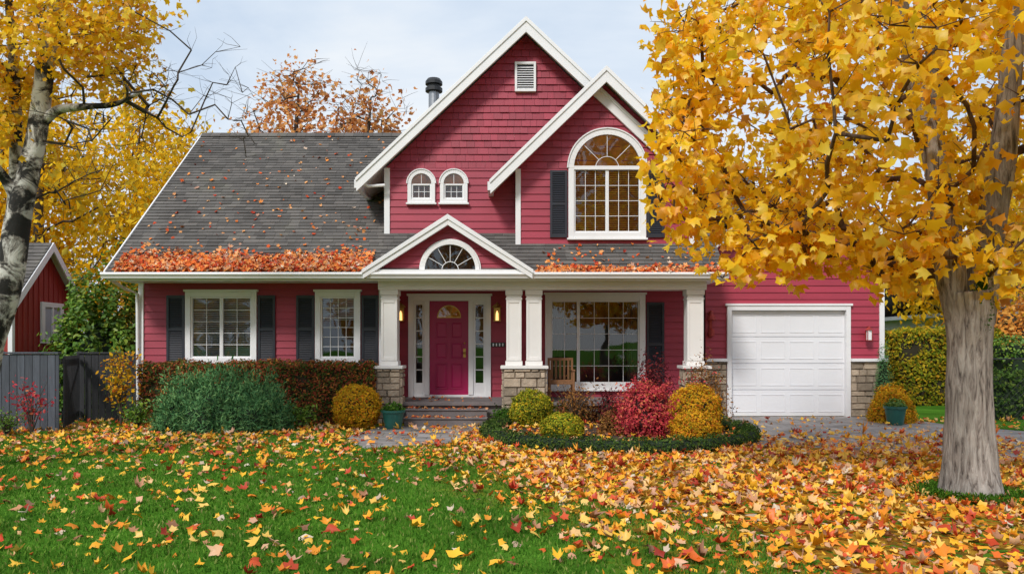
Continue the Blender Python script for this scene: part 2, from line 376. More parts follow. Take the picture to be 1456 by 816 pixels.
def nodes_tree(name,trunks,targets,bare,seg,leafn,sigma,lsize,leaf,bark,limb,shape='maple',tip=.008,n_trunk=14,rough=.1,droop=.3,wig=.25,along=.45,cull=None,twigs=2):
    e=empty(name,trunks[0][0][0]); base=Vector(trunks[0][0][0])
    pos_=[];fixed=[]
    tb=MB()
    for P,R in trunks:
        pts=[];rs=[]
        for i in range(len(P)-1):
            k=6
            for j in range(k):
                t=j/k
                p0=Vector(P[max(i-1,0)]);p1=Vector(P[i]);p2=Vector(P[i+1]);p3=Vector(P[min(i+2,len(P)-1)])
                q=.5*((2*p1)+(p2-p0)*t+(2*p0-5*p1+4*p2-p3)*t*t+(3*p1-p0-3*p2+p3)*t**3)
                pts.append(q);rs.append(R[i]*(1-t)+R[i+1]*t)
        pts.append(Vector(P[-1]));rs.append(R[-1])
        tb.tube([p-base for p in pts],rs,n_trunk,0,rough)
        for p,r in zip(pts,rs):
            if p.z>base.z+ .28*(max(t[2] for t in targets+bare)-base.z)*.6 or P is not trunks[0][0]:
                pos_.append(tuple(p));fixed.append(r)
    tb.obj('trunk',[bark],e,smooth=True)
    nodes=np.array(pos_); chains=[]; par=[-1]*len(pos_)
    allt=[(t,True) for t in targets]+[(t,False) for t in bare]
    d0=[np.min(np.linalg.norm(nodes-np.array(t[0]),axis=1)) for t in allt]
    order=np.argsort(d0)
    NL=list(pos_); leafC=[]
    for oi in order:
        t,lv=allt[oi]; t=np.array(t,float); A=np.array(NL)
        d=np.linalg.norm(A-t,axis=1)+np.maximum(A[:,2]-t[2]+.15,0)*.8
        i=int(np.argmin(d)); a=A[i]; L=np.linalg.norm(t-a)
        if L<.05: continue
        k=max(2,int(L/seg)); idx=[i]; ch=[a]
        for j in range(1,k+1):
            s=j/k; p=a+(t-a)*s; p[2]+=math.sin(s*math.pi)*L*.10
            if j<k: p=p+rng.normal(0,wig*seg,3)
            NL.append(tuple(p)); par.append(idx[-1]); idx.append(len(NL)-1); ch.append(p)
        chains.append((idx,lv))
        if lv:
            for j in range(1,len(ch)):
                if j/len(ch)<1-along and len(ch)>2: continue
                m=max(1,int(leafn/max(1,len(ch)*along)))
                g=rng.normal(0,sigma,(m,3)); g[:,2]-=np.abs(rng.normal(0,sigma*droop if droop>0 else 0,m))
                leafC.append(ch[j]+g)
    cnt=np.zeros(len(NL))
    for idx,lv in chains: cnt[idx[-1]]+=1
    for q in range(len(NL)-1,len(pos_)-1,-1):
        if par[q]>=0: cnt[par[q]]+=cnt[q]
    lb=MB(); rad=lambda q: tip*(max(cnt[q],1))**.48
    for idx,lv in chains:
        R=[rad(q) for q in idx]; R[0]=min(R[1]*1.15, fixed[idx[0]] if idx[0]<len(fixed) else R[1]*1.15); R[-1]*=.5 if cnt[idx[-1]]<=1 else 1
        lb.tube([Vector(NL[q])-base for q in idx],R,6,0,0,cap=False)
        for q in idx[1:]:
            for _ in range(twigs):
                p=Vector(NL[q])-base; dd=Vector(rng.normal(0,1,3)); dd.z=abs(dd.z)*.5; dd.normalize()
                l=random.uniform(.5,1.3)*seg
                lb.tube([p,p+dd*l*.5+Vector(rng.normal(0,.06*seg,3)),p+dd*l],[tip*.7,tip*.5,tip*.25],4,0,0,cap=False)
    lb.obj('branches',[limb],e,smooth=True)
    if leafC:
        C=np.concatenate(leafC); C=C[C[:,2]>.05]
        if cull is not None: C=C[cull(C)]
        n=len(C); nr=rng.normal(size=(n,3)); nr[:,2]=np.abs(nr[:,2])*.9; nr[:,1]-=.5
        tg=rng.normal(0,.6,(n,3)); tg[:,2]-=1.
        leaves('foliage',C-np.array(base),nr,lsize*rng.uniform(.5,1.25,n),shape,leaf,e,curl=.45,tang=tg,jit=.10 if shape=='maple' else 0)
    return e
def ell(n,c,r,p=2.,zmin=-99,hollow=.0):
    out=[]
    while len(out)<n:
        q=rng.uniform(-1,1,3); s=(np.abs(q)**p).sum()
        if s<1 and s>hollow:
            w=np.array(c)+q*np.array(r)
            if w[2]>zmin: out.append(tuple(w))
    return out

# ================================================================== GROUND
def groundmat():
    m,t,ns,ls=nt('lawn_and_leaf_litter')
    p,g=pos(ns,ls); sx=N(ns,'ShaderNodeSeparateXYZ'); ls.new(p,sx.inputs[0])
    n1=N(ns,'ShaderNodeTexNoise',i_Scale=.8,i_Detail=4.); ls.new(p,n1.inputs['Vector'])
    n2=N(ns,'ShaderNodeTexNoise',i_Scale=60.,i_Detail=3.); ls.new(p,n2.inputs['Vector'])
    gr=ramp(ns,[(.3,(.045,.12,.014)),(.55,(.09,.24,.024)),(.7,(.14,.29,.04))]); ls.new(n1.outputs[0],gr.inputs[0])
    g2=ramp(ns,[(.3,(.6,)*3),(.7,(1.2,)*3)]); ls.new(n2.outputs[0],g2.inputs[0])
    gc=mixc(ns,ls,1.,gr.outputs[0],g2.outputs[0],'MULTIPLY')
    vo=N(ns,'ShaderNodeTexVoronoi',i_Scale=15.); ls.new(p,vo.inputs['Vector'])
    sc=N(ns,'ShaderNodeSeparateColor'); ls.new(vo.outputs['Color'],sc.inputs[0])
    lr=ramp(ns,[(0,(.16,.05,.015)),(.25,(.42,.12,.02)),(.5,(.58,.26,.03)),(.7,(.6,.34,.05)),(.8,(.10,.20,.02)),(1,(.09,.24,.02))]); ls.new(sc.outputs[0],lr.inputs[0])
    def mth(op,a,b):
        q=N(ns,'ShaderNodeMath',operation=op)
        for i,v in enumerate((a,b)):
            if isinstance(v,(int,float)): q.inputs[i].default_value=v
            else: ls.new(v,q.inputs[i])
        return q.outputs[0]
    y=mth('MULTIPLY',sx.outputs[1],.4); a=mth('ADD',sx.outputs[0],y); a=mth('ADD',a,.1-2.8)
    nn=mth('MULTIPLY',n1.outputs[0],3.); a=mth('ADD',a,nn); a=mth('ADD',a,-1.9)
    mr=N(ns,'ShaderNodeMapRange'); ls.new(a,mr.inputs[0]); mr.inputs[1].default_value=-.3; mr.inputs[2].default_value=1.6
    mx=N(ns,'ShaderNodeMapRange'); ls.new(sx.outputs[0],mx.inputs[0]); mx.inputs[1].default_value=8.; mx.inputs[2].default_value=9.; mx.inputs[3].default_value=0
    my=N(ns,'ShaderNodeMapRange'); ls.new(sx.outputs[1],my.inputs[0]); my.inputs[1].default_value=12.; my.inputs[2].default_value=13.
    k=mth('MULTIPLY',mx.outputs[0],my.outputs[0]); k=mth('SUBTRACT',1.,k)
    far=N(ns,'ShaderNodeMapRange'); ls.new(sx.outputs[1],far.inputs[0]); far.inputs[1].default_value=18.; far.inputs[2].default_value=20.; far.inputs[3].default_value=1; far.inputs[4].default_value=.3
    f=mth('MULTIPLY',mr.outputs[0],k); f=mth('MULTIPLY',f,far.outputs[0]); f=mth('MULTIPLY',f,.75)
    c=mixc(ns,ls,f,gc,lr.outputs[0])
    b=N(ns,'ShaderNodeBsdfDiffuse'); ls.new(c,b.inputs['Color'])
    bp=N(ns,'ShaderNodeBump',i_Strength=.9,i_Distance=.03); ls.new(n2.outputs[0],bp.inputs['Height']); ls.new(bp.outputs[0],b.inputs['Normal'])
    o=N(ns,'ShaderNodeOutputMaterial'); ls.new(b.outputs[0],o.inputs[0]); return m
M['ground']=groundmat()
g=MB(); g.add([(-500,-500,0),(500,-500,0),(500,500,0),(-500,500,0)],[(0,1,2,3)]); g.obj('ground',['ground'])

def paver():
    m,t,ns,ls=nt('paving'); p,g=pos(ns,ls)
    br=N(ns,'ShaderNodeTexBrick',i_Scale=1.,i_Mortar_Size=.008); br.inputs['Brick Width'].default_value=.42; br.inputs['Row Height'].default_value=.3
    br.inputs['Color1'].default_value=(.34,.31,.30,1); br.inputs['Color2'].default_value=(.25,.235,.23,1); br.inputs['Mortar'].default_value=(.10,.09,.07,1)
    ls.new(p,br.inputs['Vector'])
    n1=N(ns,'ShaderNodeTexNoise',i_Scale=2.,i_Detail=6.); ls.new(p,n1.inputs['Vector'])
    r=ramp(ns,[(.3,(.6,.58,.55)),(.7,(1.2,)*3)]); ls.new(n1.outputs[0],r.inputs[0])
    c=mixc(ns,ls,1.,br.outputs[0],r.outputs[0],'MULTIPLY')
    b=N(ns,'ShaderNodeBsdfPrincipled',i_Roughness=.7); ls.new(c,b.inputs['Base Color'])
    bp=N(ns,'ShaderNodeBump',i_Strength=.4,i_Distance=.01); ls.new(br.outputs['Fac'],bp.inputs['Height']); bp.invert=True; ls.new(bp.outputs[0],b.inputs['Normal'])
    o=N(ns,'ShaderNodeOutputMaterial'); ls.new(b.outputs[0],o.inputs[0]); return m
M['paver']=paver()
DRIVE=[(4.2,17.4),(8.5,17.4),(8.8,15.4),(10.2,13.6),(16,11.5),(16,8.3),(9.5,9.8),(6,11.4),(4.6,12.2),(3.4,12.4),(3.9,14.2),(3.6,15.6)]
PATH=[(-2.6,15.35),(-.35,15.35),(-.35,14.9),(-.9,13.8),(-.85,12.7),(-2.3,12.0),(-2.9,13.4)]
def sheet(name,poly,z,m):
    s=MB(); s.add([(x,y,z) for x,y in poly],[tuple(range(len(poly)))]); return s.obj(name,[m])
sheet('driveway',DRIVE[::-1],.005,'paver'); sheet('front_path',PATH[::-1],.005,'paver')
def inpoly(x,y,P):
    c=False;n=len(P)
    for i in range(n):
        x0,y0=P[i];x1,y1=P[(i+1)%n]
        if (y0>y)!=(y1>y) and x<(x1-x0)*(y-y0)/(y1-y0)+x0: c=not c
    return c

BC=(PX(877,13.75),13.75); BR=2.28
def litter_density(x,y):
    n=noise.noise(Vector((x*.8,y*.8,3)))*1.6+noise.noise(Vector((x*2.3,y*2.3,8)))*.7
    a=x+.0+.4*(y-7)+n
    d=min(.84,max(0,(a+.6)/2.9))
    base=.11+.06*n
    if y>9.5: base+=.07*(y-9.5)
    d=max(base,d)
    if x>8.6 and y>12.6: d=.12
    if inpoly(x,y,DRIVE):
        if y>12.6: d*=.06+.55*max(0,min(1,(14.6-y)/2.))*(.6+.6*n)
        else: d*=.75
    if inpoly(x,y,PATH): d*=.28
    if math.hypot(x-BC[0],y-BC[1])<BR: d=.0
    if y>15.5 and x<4: d*=.3
    return d
Cs=[]
Nn=68000
xs=rng.uniform(-11,12,Nn); ys=4.2+12.8*rng.random(Nn)**.95
for x,y in zip(xs,ys):
    if abs(x)>y*.74+.8: continue
    if y>15.25 and -2.9<x<4.2: continue
    if random.random()<litter_density(x,y)*.92: Cs.append((x,y))
C=np.array(Cs); n=len(C)
nr=np.c_[rng.normal(0,.42,n),rng.normal(0,.42,n)-.12,np.ones(n)]
leaves('leaf_litter',np.c_[C,rng.uniform(.012,.055,n)],nr,.125*(.38+.95*rng.random(n)**1.2),'maple','lf_litter',None,curl=.6,jit=.12)
Gs=[]
xs=rng.uniform(-9.5,4.5,150000); ys=4.4+9.6*rng.random(150000)**1.25
for x,y in zip(xs,ys):
    if abs(x)>y*.72+.5: continue
    a=x+.1+.4*(y-7)+noise.noise(Vector((x*.8,y*.8,3)))*1.6
    if a<1.8 and not inpoly(x,y,PATH) and not inpoly(x,y,DRIVE): Gs.append((x,y))
G=np.array(Gs); n=len(G)
nr=np.c_[rng.normal(0,1,n),rng.normal(0,1,n)-.4,rng.normal(0,.3,n)]
tg=np.c_[rng.normal(0,.4,n),rng.normal(0,.4,n),np.ones(n)]
leaves('grass',np.c_[G,np.full(n,.014)],nr,.048*rng.uniform(.5,1.4,n),'needle','grassbl',None,curl=.2,tang=tg)

# ================================================================== HOUSE
H=empty('red_house',(0,17,0))
def hobj(mb,name,mats,bevel=0,smooth=False):
    ob=mb.obj(name,mats,None,bevel,smooth); ob.parent=H; ob.location=(0,-17,0); return ob
trim=MB(); glass=MB(); room=MB(); blinds=MB(); shut=MB(); sid=MB(); shake=MB(); roof=MB(); deck=MB()
WL,WD,WG,W1,W2=16.6,17.6,17.4,16.68,16.35
holes={k:[] for k in 'LDG12'}
def window(key,yw,x0,x1,z0,z1,fw=.11,panes=None,cols=3,rows=4,bl=1.,warm=0,sill=True,munt=True,topframe=True):
    yf=yw-.075
    zt=z1-fw if topframe else z1
    trim.box(x0,x0+fw,yf,yw+.02,z0,z1); trim.box(x1-fw,x1,yf,yw+.02,z0,z1)
    if topframe:
        trim.box(x0+fw,x1-fw,yf,yw+.02,z1-fw,z1); trim.box(x0-.03,x1+.03,yf-.025,yw,z1+.001,z1+.045)
    trim.box(x0+fw,x1-fw,yf,yw+.02,z0,z0+fw)
    if sill: trim.box(x0-.03,x1+.03,yf-.03,yw,z0-.04,z0-.001)
    ix0,ix1,iz0,iz1=x0+fw,x1-fw,z0+fw,zt
    holes[key].append((ix0-.03,ix1+.03,iz0-.03,iz1+.03 if topframe else iz1))
    panes=panes or [(0,1)]
    for a,b in panes:
        p0=ix0+(ix1-ix0)*a; p1=ix0+(ix1-ix0)*b; s=.035
        for X0,X1,Z0,Z1 in ((p0,p0+s,iz0,iz1),(p1-s,p1,iz0,iz1),(p0+s,p1-s,iz0,iz0+s),(p0+s,p1-s,iz1-s,iz1)):
            trim.box(X0+.001,X1-.001,yw-.04,yw+.03,Z0+.001,Z1-.001)
        glass.add([(p0+s,yw+.012,iz0+s),(p1-s,yw+.012,iz0+s),(p1-s,yw+.012,iz1-s),(p0+s,yw+.012,iz1-s)],[(0,1,2,3)])
        if munt:
            c=max(1,round(cols*(b-a))) if len(panes)>1 else cols
            for i in range(1,c):
                x=p0+s+(p1-p0-2*s)*i/c; trim.box(x-.006,x+.006,yw-.006,yw+.008,iz0+s,iz1-s)
            for i in range(1,rows):
                z=iz0+s+(iz1-iz0-2*s)*i/rows; trim.box(p0+s,p1-s,yw-.003,yw+.011,z-.006,z+.006)
    yb=yw+1.0; mi=1 if warm else 0
    X0,X1,Z0,Z1=ix0-.03,ix1+.03,iz0-.03,iz1+.03
    room.add([(X0,yw+.03,Z0),(X1,yw+.03,Z0),(X1,yb,Z0),(X0,yb,Z0),(X0,yw+.03,Z1),(X1,yw+.03,Z1),(X1,yb,Z1),(X0,yb,Z1)],[(0,1,2,3),(7,6,5,4),(3,2,6,7),(0,3,7,4),(1,2,6,5)],mi)
    if bl>0:
        z=iz1-.05; zb=iz1-(iz1-iz0)*bl
        while z>zb+.02:
            t=random.uniform(.026,.032)
            blinds.obox((ix0+.02,yw+.05,z-.03),(ix1-ix0-.04,0,0),(0,.016,t),(0,.0015,-.002),1 if warm else 0); z-=.046
    return ix0,ix1,iz0,iz1
def shutter(yw,x0,x1,z0,z1):
    y0=yw-.055; s=.05
    shut.box(x0,x0+s,y0,yw-.022,z0,z1); shut.box(x1-s,x1,y0,yw-.022,z0,z1)
    for a,b in ((z0,z0+s*1.3),(z1-s,z1),((z0+z1)/2-s/2,(z0+z1)/2+s/2)): shut.box(x0+s,x1-s,y0+.002,yw-.022,a,b)
    shut.box(x0+s,x1-s,yw-.028,yw-.022,z0+s,z1-s)
    z=z0+s*1.4
    while z<z1-s-.02:
        if abs(z-(z0+z1)/2)>s*.6: shut.obox((x0+s,y0+.008,z),(x1-x0-2*s,0,0),(0,.02,.028),(0,.006,.0))
        z+=.038
def wx(px,D): return PX(px,D)
window('L',WL,wx(265,WL),wx(366,WL),PZ(516,WL),PZ(415,WL),panes=[(0,.5),(.5,1)],cols=4,rows=5,bl=1.)
window('L',WL,wx(449,WL),wx(513,WL),PZ(516,WL),PZ(415,WL),cols=4,rows=6,bl=.4)
for a,b in ((238,263.5),(367.5,392),(422,447.5),(514.5,538)): shutter(WL,wx(a,WL),wx(b,WL),PZ(517,WL),PZ(420,WL))
window('D',WD,wx(775,WD),wx(917,WD),PZ(553,WD),PZ(419,WD),fw=.13,panes=[(0,.31),(.31,1)],cols=6,rows=5,bl=0)
shutter(WD,wx(919,WD),wx(944,WD),PZ(550,WD),PZ(430,WD))
sprz=PZ(240,W2)
window('2',W2,wx(808,W2),wx(918,W2),PZ(339,W2),sprz,fw=.115,panes=[(0,.5),(.5,1)],cols=6,rows=4,bl=1.,warm=1,topframe=False)
cx=(wx(808,W2)+wx(918,W2))/2; R1=(wx(918,W2)-wx(808,W2))/2; R0=R1-.115
trim.arc(cx,sprz,R0,R1,0,math.pi,W2-.078,W2+.02)
trim.arc(cx,sprz,R1+.002,R1+.03,0,math.pi,W2-.10,W2)
trim.box(cx-R0+.001,cx+R0-.001,W2-.07,W2-.0,sprz-.035,sprz+.045)
trim.arc(cx,sprz,.24,.253,0,math.pi,W2-.045,W2-.033,n=16)
for a in (45,90,135):
    t=math.radians(a); d=Vector((math.cos(t),0,math.sin(t))); p=Vector((-d.z,0,d.x))*.006
    trim.obox(Vector((cx,W2-.042,sprz))+d*.25-p,d*(R0-.26),p*2,(0,.01,0))
half=lambda r,c0,z0,n=24:[(c0+r*math.cos(math.pi*i/n),z0+r*math.sin(math.pi*i/n)) for i in range(n+1)]
def halfglass(c0,z0,r,y,mi):
    h=half(r,c0,z0); room.add([(a,y,b) for a,b in h],[tuple(range(len(h)))],mi)
    glass.add([(a,y-.008,b) for a,b in h],[tuple(range(len(h)))])
halfglass(cx,sprz,R0-.002,W2-.026,1)
for a,b in ((782,806.5),(919.5,944)): shutter(W2,wx(a,W2),wx(b,W2),PZ(338,W2),PZ(243,W2))
for a,b in ((580,619),(626,665)):
    x0,x1=wx(a,W1),wx(b,W1); r=(x1-x0)/2; zs=PZ(262,W1)
    window('1',W1,x0,x1,PZ(289,W1),zs,fw=.08,cols=3,rows=2,bl=1.,warm=1,topframe=False)
    c=(x0+x1)/2; trim.arc(c,zs,r-.08,r,0,math.pi,W1-.078,W1+.02,n=18); trim.arc(c,zs,r+.001,r+.025,0,math.pi,W1-.095,W1,n=18)
    trim.box(c-.006,c+.006,W1-.045,W1-.035,zs,zs+r-.08)
    halfglass(c,zs,r-.081,W1-.026,1)
x0,x1,z0,z1=wx(732,W1),wx(762,W1),PZ(132,W1),PZ(90,W1)
for q in ((x0,x0+.05,z0,z1),(x1-.05,x1,z0,z1),(x0+.05,x1-.05,z0,z0+.05),(x0+.05,x1-.05,z1-.05,z1)): trim.box(q[0],q[1],W1-.09,W1,q[2],q[3])
shut.box(x0+.05,x1-.05,W1-.035,W1-.02,z0+.05,z1-.05)
z=z0+.06
while z<z1-.08: trim.obox((x0+.05,W1-.085,z),(x1-x0-.1,0,0),(0,.045,.032),(0,.004,-.008)); z+=.05

D0=WD; dx0,dx1=wx(612,D0),wx(665,D0); zf=.43; dtop=PZ(428,D0); ox0,ox1=wx(581,D0),wx(698,D0); otop=PZ(421,D0)
holes['D'].append((ox0+.04,ox1-.04,0,otop-.04))
for q in ((ox0,ox0+.12,zf,otop),(ox1-.12,ox1,zf,otop),(ox0+.12,ox1-.12,otop-.11,otop),(dx0-.13,dx0-.02,zf+.05,otop-.11),(dx1+.02,dx1+.13,zf+.05,otop-.11)):
    trim.box(q[0],q[1],D0-.08,D0+.03,q[2],q[3])
trim.box(ox0-.03,ox1+.03,D0-.11,D0,otop+.001,otop+.05)
trim.box(ox0+.12,ox1-.12,D0-.06,D0+.03,zf,zf+.05)
for a,b in ((ox0+.12,dx0-.13),(dx1+.13,ox1-.12)):
    for q in ((a,a+.05,zf+.05,otop-.11),(b-.05,b,zf+.05,otop-.11),(a+.05,b-.05,zf+.05,zf+.32),(a+.05,b-.05,otop-.2,otop-.11)): trim.box(q[0],q[1],D0-.045,D0+.03,q[2],q[3])
    glass.add([(a+.05,D0+.01,zf+.32),(b-.05,D0+.01,zf+.32),(b-.05,D0+.01,otop-.2),(a+.05,D0+.01,otop-.2)],[(0,1,2,3)])
    room.add([(a+.04,D0+.25,zf+.3),(b-.04,D0+.25,zf+.3),(b-.04,D0+.25,otop-.1),(a+.04,D0+.25,otop-.1)],[(0,1,2,3)],0)
    for i in range(1,6):
        z=zf+.32+(otop-.2-zf-.32)*i/6; trim.box(a+.05,b-.05,D0-.003,D0+.008,z-.012,z+.012)
door=MB(); yd=D0+.02
door.box(dx0-.015,dx1+.015,yd,yd+.05,zf+.05,otop-.112)
W=dx1-dx0; dh=dtop-zf-.05
def panel(u0,u1,v0,v1):
    a,b,c,d=dx0+W*u0,dx0+W*u1,zf+.05+dh*v0,zf+.05+dh*v1
    for q in ((a,a+.018,c,d),(b-.018,b,c,d),(a+.018,b-.018,c,c+.018),(a+.018,b-.018,d-.018,d)): door.box(q[0],q[1],yd-.014,yd,q[2],q[3])
    i=.05; door.add([(a+.03,yd-.001,c+.03),(b-.03,yd-.001,c+.03),(b-.03,yd-.001,d-.03),(a+.03,yd-.001,d-.03),(a+i,yd-.012,c+i),(b-i,yd-.012,c+i),(b-i,yd-.012,d-i),(a+i,yd-.012,d-i)],[(4,5,6,7),(0,1,5,4),(1,2,6,5),(2,3,7,6),(3,0,4,7)])
for u0,u1 in ((.13,.46),(.54,.87)):
    panel(u0,u1,.06,.34); panel(u0,u1,.38,.56); panel(u0,u1,.60,.78)
hobj(door,'front_door',['door'],.003)
fc=(dx0+dx1)/2; fz=zf+.05+dh*.83
br=MB(); br.arc(fc,fz,.25,.27,0,math.pi,yd-.02,yd-.001,n=16); br.box(fc-.27,fc+.27,yd-.019,yd-.001,fz-.02,fz)
for q in (36,72,108,144):
    t=math.radians(q); d=Vector((math.cos(t),0,math.sin(t))); p=Vector((-d.z,0,d.x))*.006
    br.obox(Vector((fc,yd-.018,fz))-p,d*.25,p*2,(0,.01,0))
h=half(.25,fc,fz,16); glass.add([(a,yd-.009,b) for a,b in h],[tuple(range(len(h)))]); room.add([(a,yd-.004,b) for a,b in h],[tuple(range(len(h)))],1)
br.lathe((dx1-.07,yd-.05,zf+1.0),[(0,-.03),(.028,-.02),(.034,0),(.028,.02),(0,.03)],12); br.box(dx1-.1,dx1-.045,yd-.012,yd,zf+.9,zf+1.1)
br.lathe((dx1-.07,yd-.02,zf+1.22),[(0,-.02),(.02,-.015),(.02,.015),(0,.02)],10)
hobj(br,'door_fittings',['brass'])
def lantern(px,D,zc,name,body='brass',k=1.):
    L=MB(); x=wx(px,D); y=D-.16
    L.box(x-.04*k,x+.04*k,D-.03,D-.024,zc-.1*k,zc+.1*k,0)
    L.tube([(x,D-.03,zc+.05*k),(x,D-.08,zc+.24*k),(x,y,zc+.25*k),(x,y,zc+.2*k)],[.01]*4,6,0)
    for s in (-1,1):
        for t in (-1,1): L.obox((x+s*.065*k-.006,y+t*.065*k-.006,zc-.16*k),(.012,0,0),(0,.012,0),(0,0,.3*k),0)
    L.box(x-.08*k,x+.08*k,y-.08*k,y+.08*k,zc-.18*k,zc-.16*k,0)
    L.lathe((x,y,zc+.14*k),[(.125*k,0),(.06*k,.06*k),(.02*k,.09*k),(0,.11*k)],4,0)
    if body=='brass':
        L.tube([(x,y,zc-.16),(x,y,zc+.0)],[.035,.03],10,1); L.tube([(x,y,zc),(x,y,zc+.06)],[.03,.008],10,1)
        L.box(x-.06,x+.06,y+.055,y+.06,zc-.155,zc+.135,0)
    else: L.box(x-.055*k,x+.055*k,y-.055*k,y+.055*k,zc-.155*k,zc+.135*k,1)
    hobj(L,name,[body,'glow' if body=='brass' else 'white'])
lantern(571,WD,PZ(446,WD),'porch_lantern'); lantern(707,WD,PZ(446,WD),'porch_lantern')
lantern(1231,WG,PZ(476,WG),'garage_lantern','shed',.75)
fb=MB(); x=wx(1008,WG)+.03; zc=PZ(455,WG)
fb.lathe((x,WG-.1,zc),[(0,.22),(.03,.2),(.05,.12),(.09,.05),(.1,0),(0,0)],14); fb.box(x-.03,x+.03,WG-.05,WG-.02,zc-.4,zc+.2); fb.lathe((x,WG-.08,zc-.38),[(0,0),(.07,.02),(.07,.16),(0,.2)],12)
hobj(fb,'wall_bell',['shed'])
pl=MB(); pl.box(wx(698,WD),wx(718,WD),WD-.05,WD-.02,PZ(493,WD),PZ(487,WD)); hobj(pl,'house_number_plate',['black'])
for i in range(4):
    b=MB(); x=wx(700.5+i*4.5,WD); b.box(x,x+.03,WD-.056,WD-.0505,PZ(492,WD),PZ(488,WD)); hobj(b,'house_number_digit',['white'])

U=(1,0,0);V=(0,0,1)
XL=-7.97; XP=-2.75; XG0,XG1=4.35,8.34
O=lambda y:(0,y,0)
courses(sid,[(XL,0),(XP,0),(XP,2.96),(XL,2.96)],O(WL),U,V,.155,.02,holes=holes['L'])
courses(sid,[(XP,.43),(XG0,.43),(XG0,2.96),(XP,2.96)],O(WD),U,V,.155,.02,holes=holes['D'])
sid.box(XP-.12,XP,WL+.01,WD,0,2.96)
gx=(XG0+XG1)/2; gap=PZ(256,17.1); gm=.70
gw=lambda x:gap-.2-gm*abs(x-gx)
gd0,gd1=wx(1033,WG),wx(1208,WG); gdt=PZ(435,WG)
holes['G'].append((gd0+.03,gd1-.03,0,gdt-.03))
courses(sid,[(XG0,0),(XG1,0),(XG1,gw(XG1)),(gx,gw(gx)),(XG0,gw(XG0))],O(WG),U,V,.155,.02,holes=holes['G'])
ax,az=.296,PZ(27,16.3); mm=.946
aw=lambda x:az-.2-mm*abs(x-ax)
mx0,mx1=-2.73,3.32
courses(sid,[(mx0,3.5),(mx1,3.5),(mx1,aw(mx1)),(mx0,aw(mx0))],O(W1),U,V,.155,.02,holes=holes['1'])
courses(shake,[(mx0,aw(mx0)),(mx1,aw(mx1)),(ax,aw(ax))],O(W1),U,V,.15,.024,cell=.19)
bx,bz=1.945,PZ(97,15.95); bm=.975
bw=lambda x:bz-.2-bm*abs(x-bx)
sx0,sx1=.104,3.82
courses(sid,[(sx0,3.4),(sx1,3.4),(sx1,sprz),(sx0,sprz)],O(W2),U,V,.155,.02,holes=holes['2'])
courses(shake,[(sx0,sprz),(sx1,sprz),(sx1,max(sprz+.01,bw(sx1))),(bx,bw(bx)),(sx0,max(sprz+.01,bw(sx0)))],O(W2),U,V,.15,.024,cell=.19)
sid.add([(mx0,W1,2.9),(mx0,24,2.9),(mx0,24,aw(mx0)),(mx0,W1,aw(mx0))],[(0,1,2,3)]); sid.add([(mx1,W1,2.9),(mx1,24,2.9),(mx1,24,aw(mx1)),(mx1,W1,aw(mx1))],[(0,1,2,3)])
sid.add([(sx0,W2,3.3),(sx0,W1,3.3),(sx0,W1,bw(sx0)),(sx0,W2,bw(sx0))],[(0,1,2,3)]); sid.add([(sx1,W2,3.3),(sx1,21,3.3),(sx1,21,bw(sx1)),(sx1,W2,bw(sx1))],[(0,1,2,3)])
sid.add([(mx0,24,0),(mx1,24,0),(mx1,24,aw(mx1)),(ax,24,aw(ax)),(mx0,24,aw(mx0))],[(0,1,2,3,4)])
sid.add([(XL,WL,0),(XL,24.2,0),(XL,24.2,2.96),(XL,20.4,6.8),(XL,WL,3.6)],[(0,1,2,3,4)])
sid.add([(XL,24.2,0),(XG1,24.2,0),(XG1,24.2,2.96),(XL,24.2,2.96)],[(0,1,2,3)])
sid.add([(XG1,WG,0),(XG1,24.2,0),(XG1,24.2,gw(XG1)),(XG1,WG,gw(XG1))],[(0,1,2,3)])
hobj(sid,'lap_siding',['siding']); hobj(shake,'shingle_siding',['shake'])
for xa,xb,y,za,zb in ((XL-.03,XL+.08,WL,0,2.95),(mx0-.02,mx0+.10,W1,3.6,aw(mx0)),(sx0-.03,sx0+.08,W2,3.4,bw(sx0)),(sx1-.08,sx1+.03,W2,3.4,bw(sx1)),(XG1-.09,XG1+.02,WG,1.25,gw(XG1))):
    trim.box(xa,xb,y-.045,y+.1,za,zb)
trim.box(XP-.10,XP+.02,WL-.045,WL+.08,0,2.95)
gd=MB(); a,b=gd0+.09,gd1-.09
gd.box(a,b,WG+.07,WG+.1,0.01,gdt-.1)
nr_=4; hh=(gdt-.1)/nr_
for r in range(nr_):
    gd.box(a+.002,b-.002,WG+.05,WG+.07,.012+r*hh,(r+1)*hh-.008)
    for c in range(4):
        u0=a+(b-a)*c/4+.05;u1=a+(b-a)*(c+1)/4-.05; v0=r*hh+.1;v1=(r+1)*hh-.1
        for q in ((u0,u0+.016,v0,v1),(u1-.016,u1,v0,v1),(u0+.016,u1-.016,v0,v0+.016),(u0+.016,u1-.016,v1-.016,v1)): gd.box(q[0],q[1],WG+.041,WG+.05,q[2],q[3])
hobj(gd,'garage_door',['gdoor'],.002)
trim.box(gd0,gd0+.1,WG-.07,WG+.1,0,gdt); trim.box(gd1-.1,gd1,WG-.07,WG+.1,0,gdt); trim.box(gd0+.1,gd1-.1,WG-.07,WG+.1,gdt-.1,gdt); trim.box(gd0-.04,gd1+.04,WG-.09,WG,gdt+.001,gdt+.05)
st=MB()
stones(st,XG0,gd0-.01,0,PZ(514,WG),O(WG-.03),U,V); stones(st,gd1+.01,XG1+.02,0,PZ(514,WG),O(WG-.03),U,V)
trim.box(XG0,gd0-.005,WG-.13,WG,PZ(514,WG)+.002,PZ(514,WG)+.07); trim.box(gd1+.005,XG1+.06,WG-.13,WG,PZ(514,WG)+.002,PZ(514,WG)+.07)
CY=15.9; cream=MB(); ztb=PZ(412,CY)
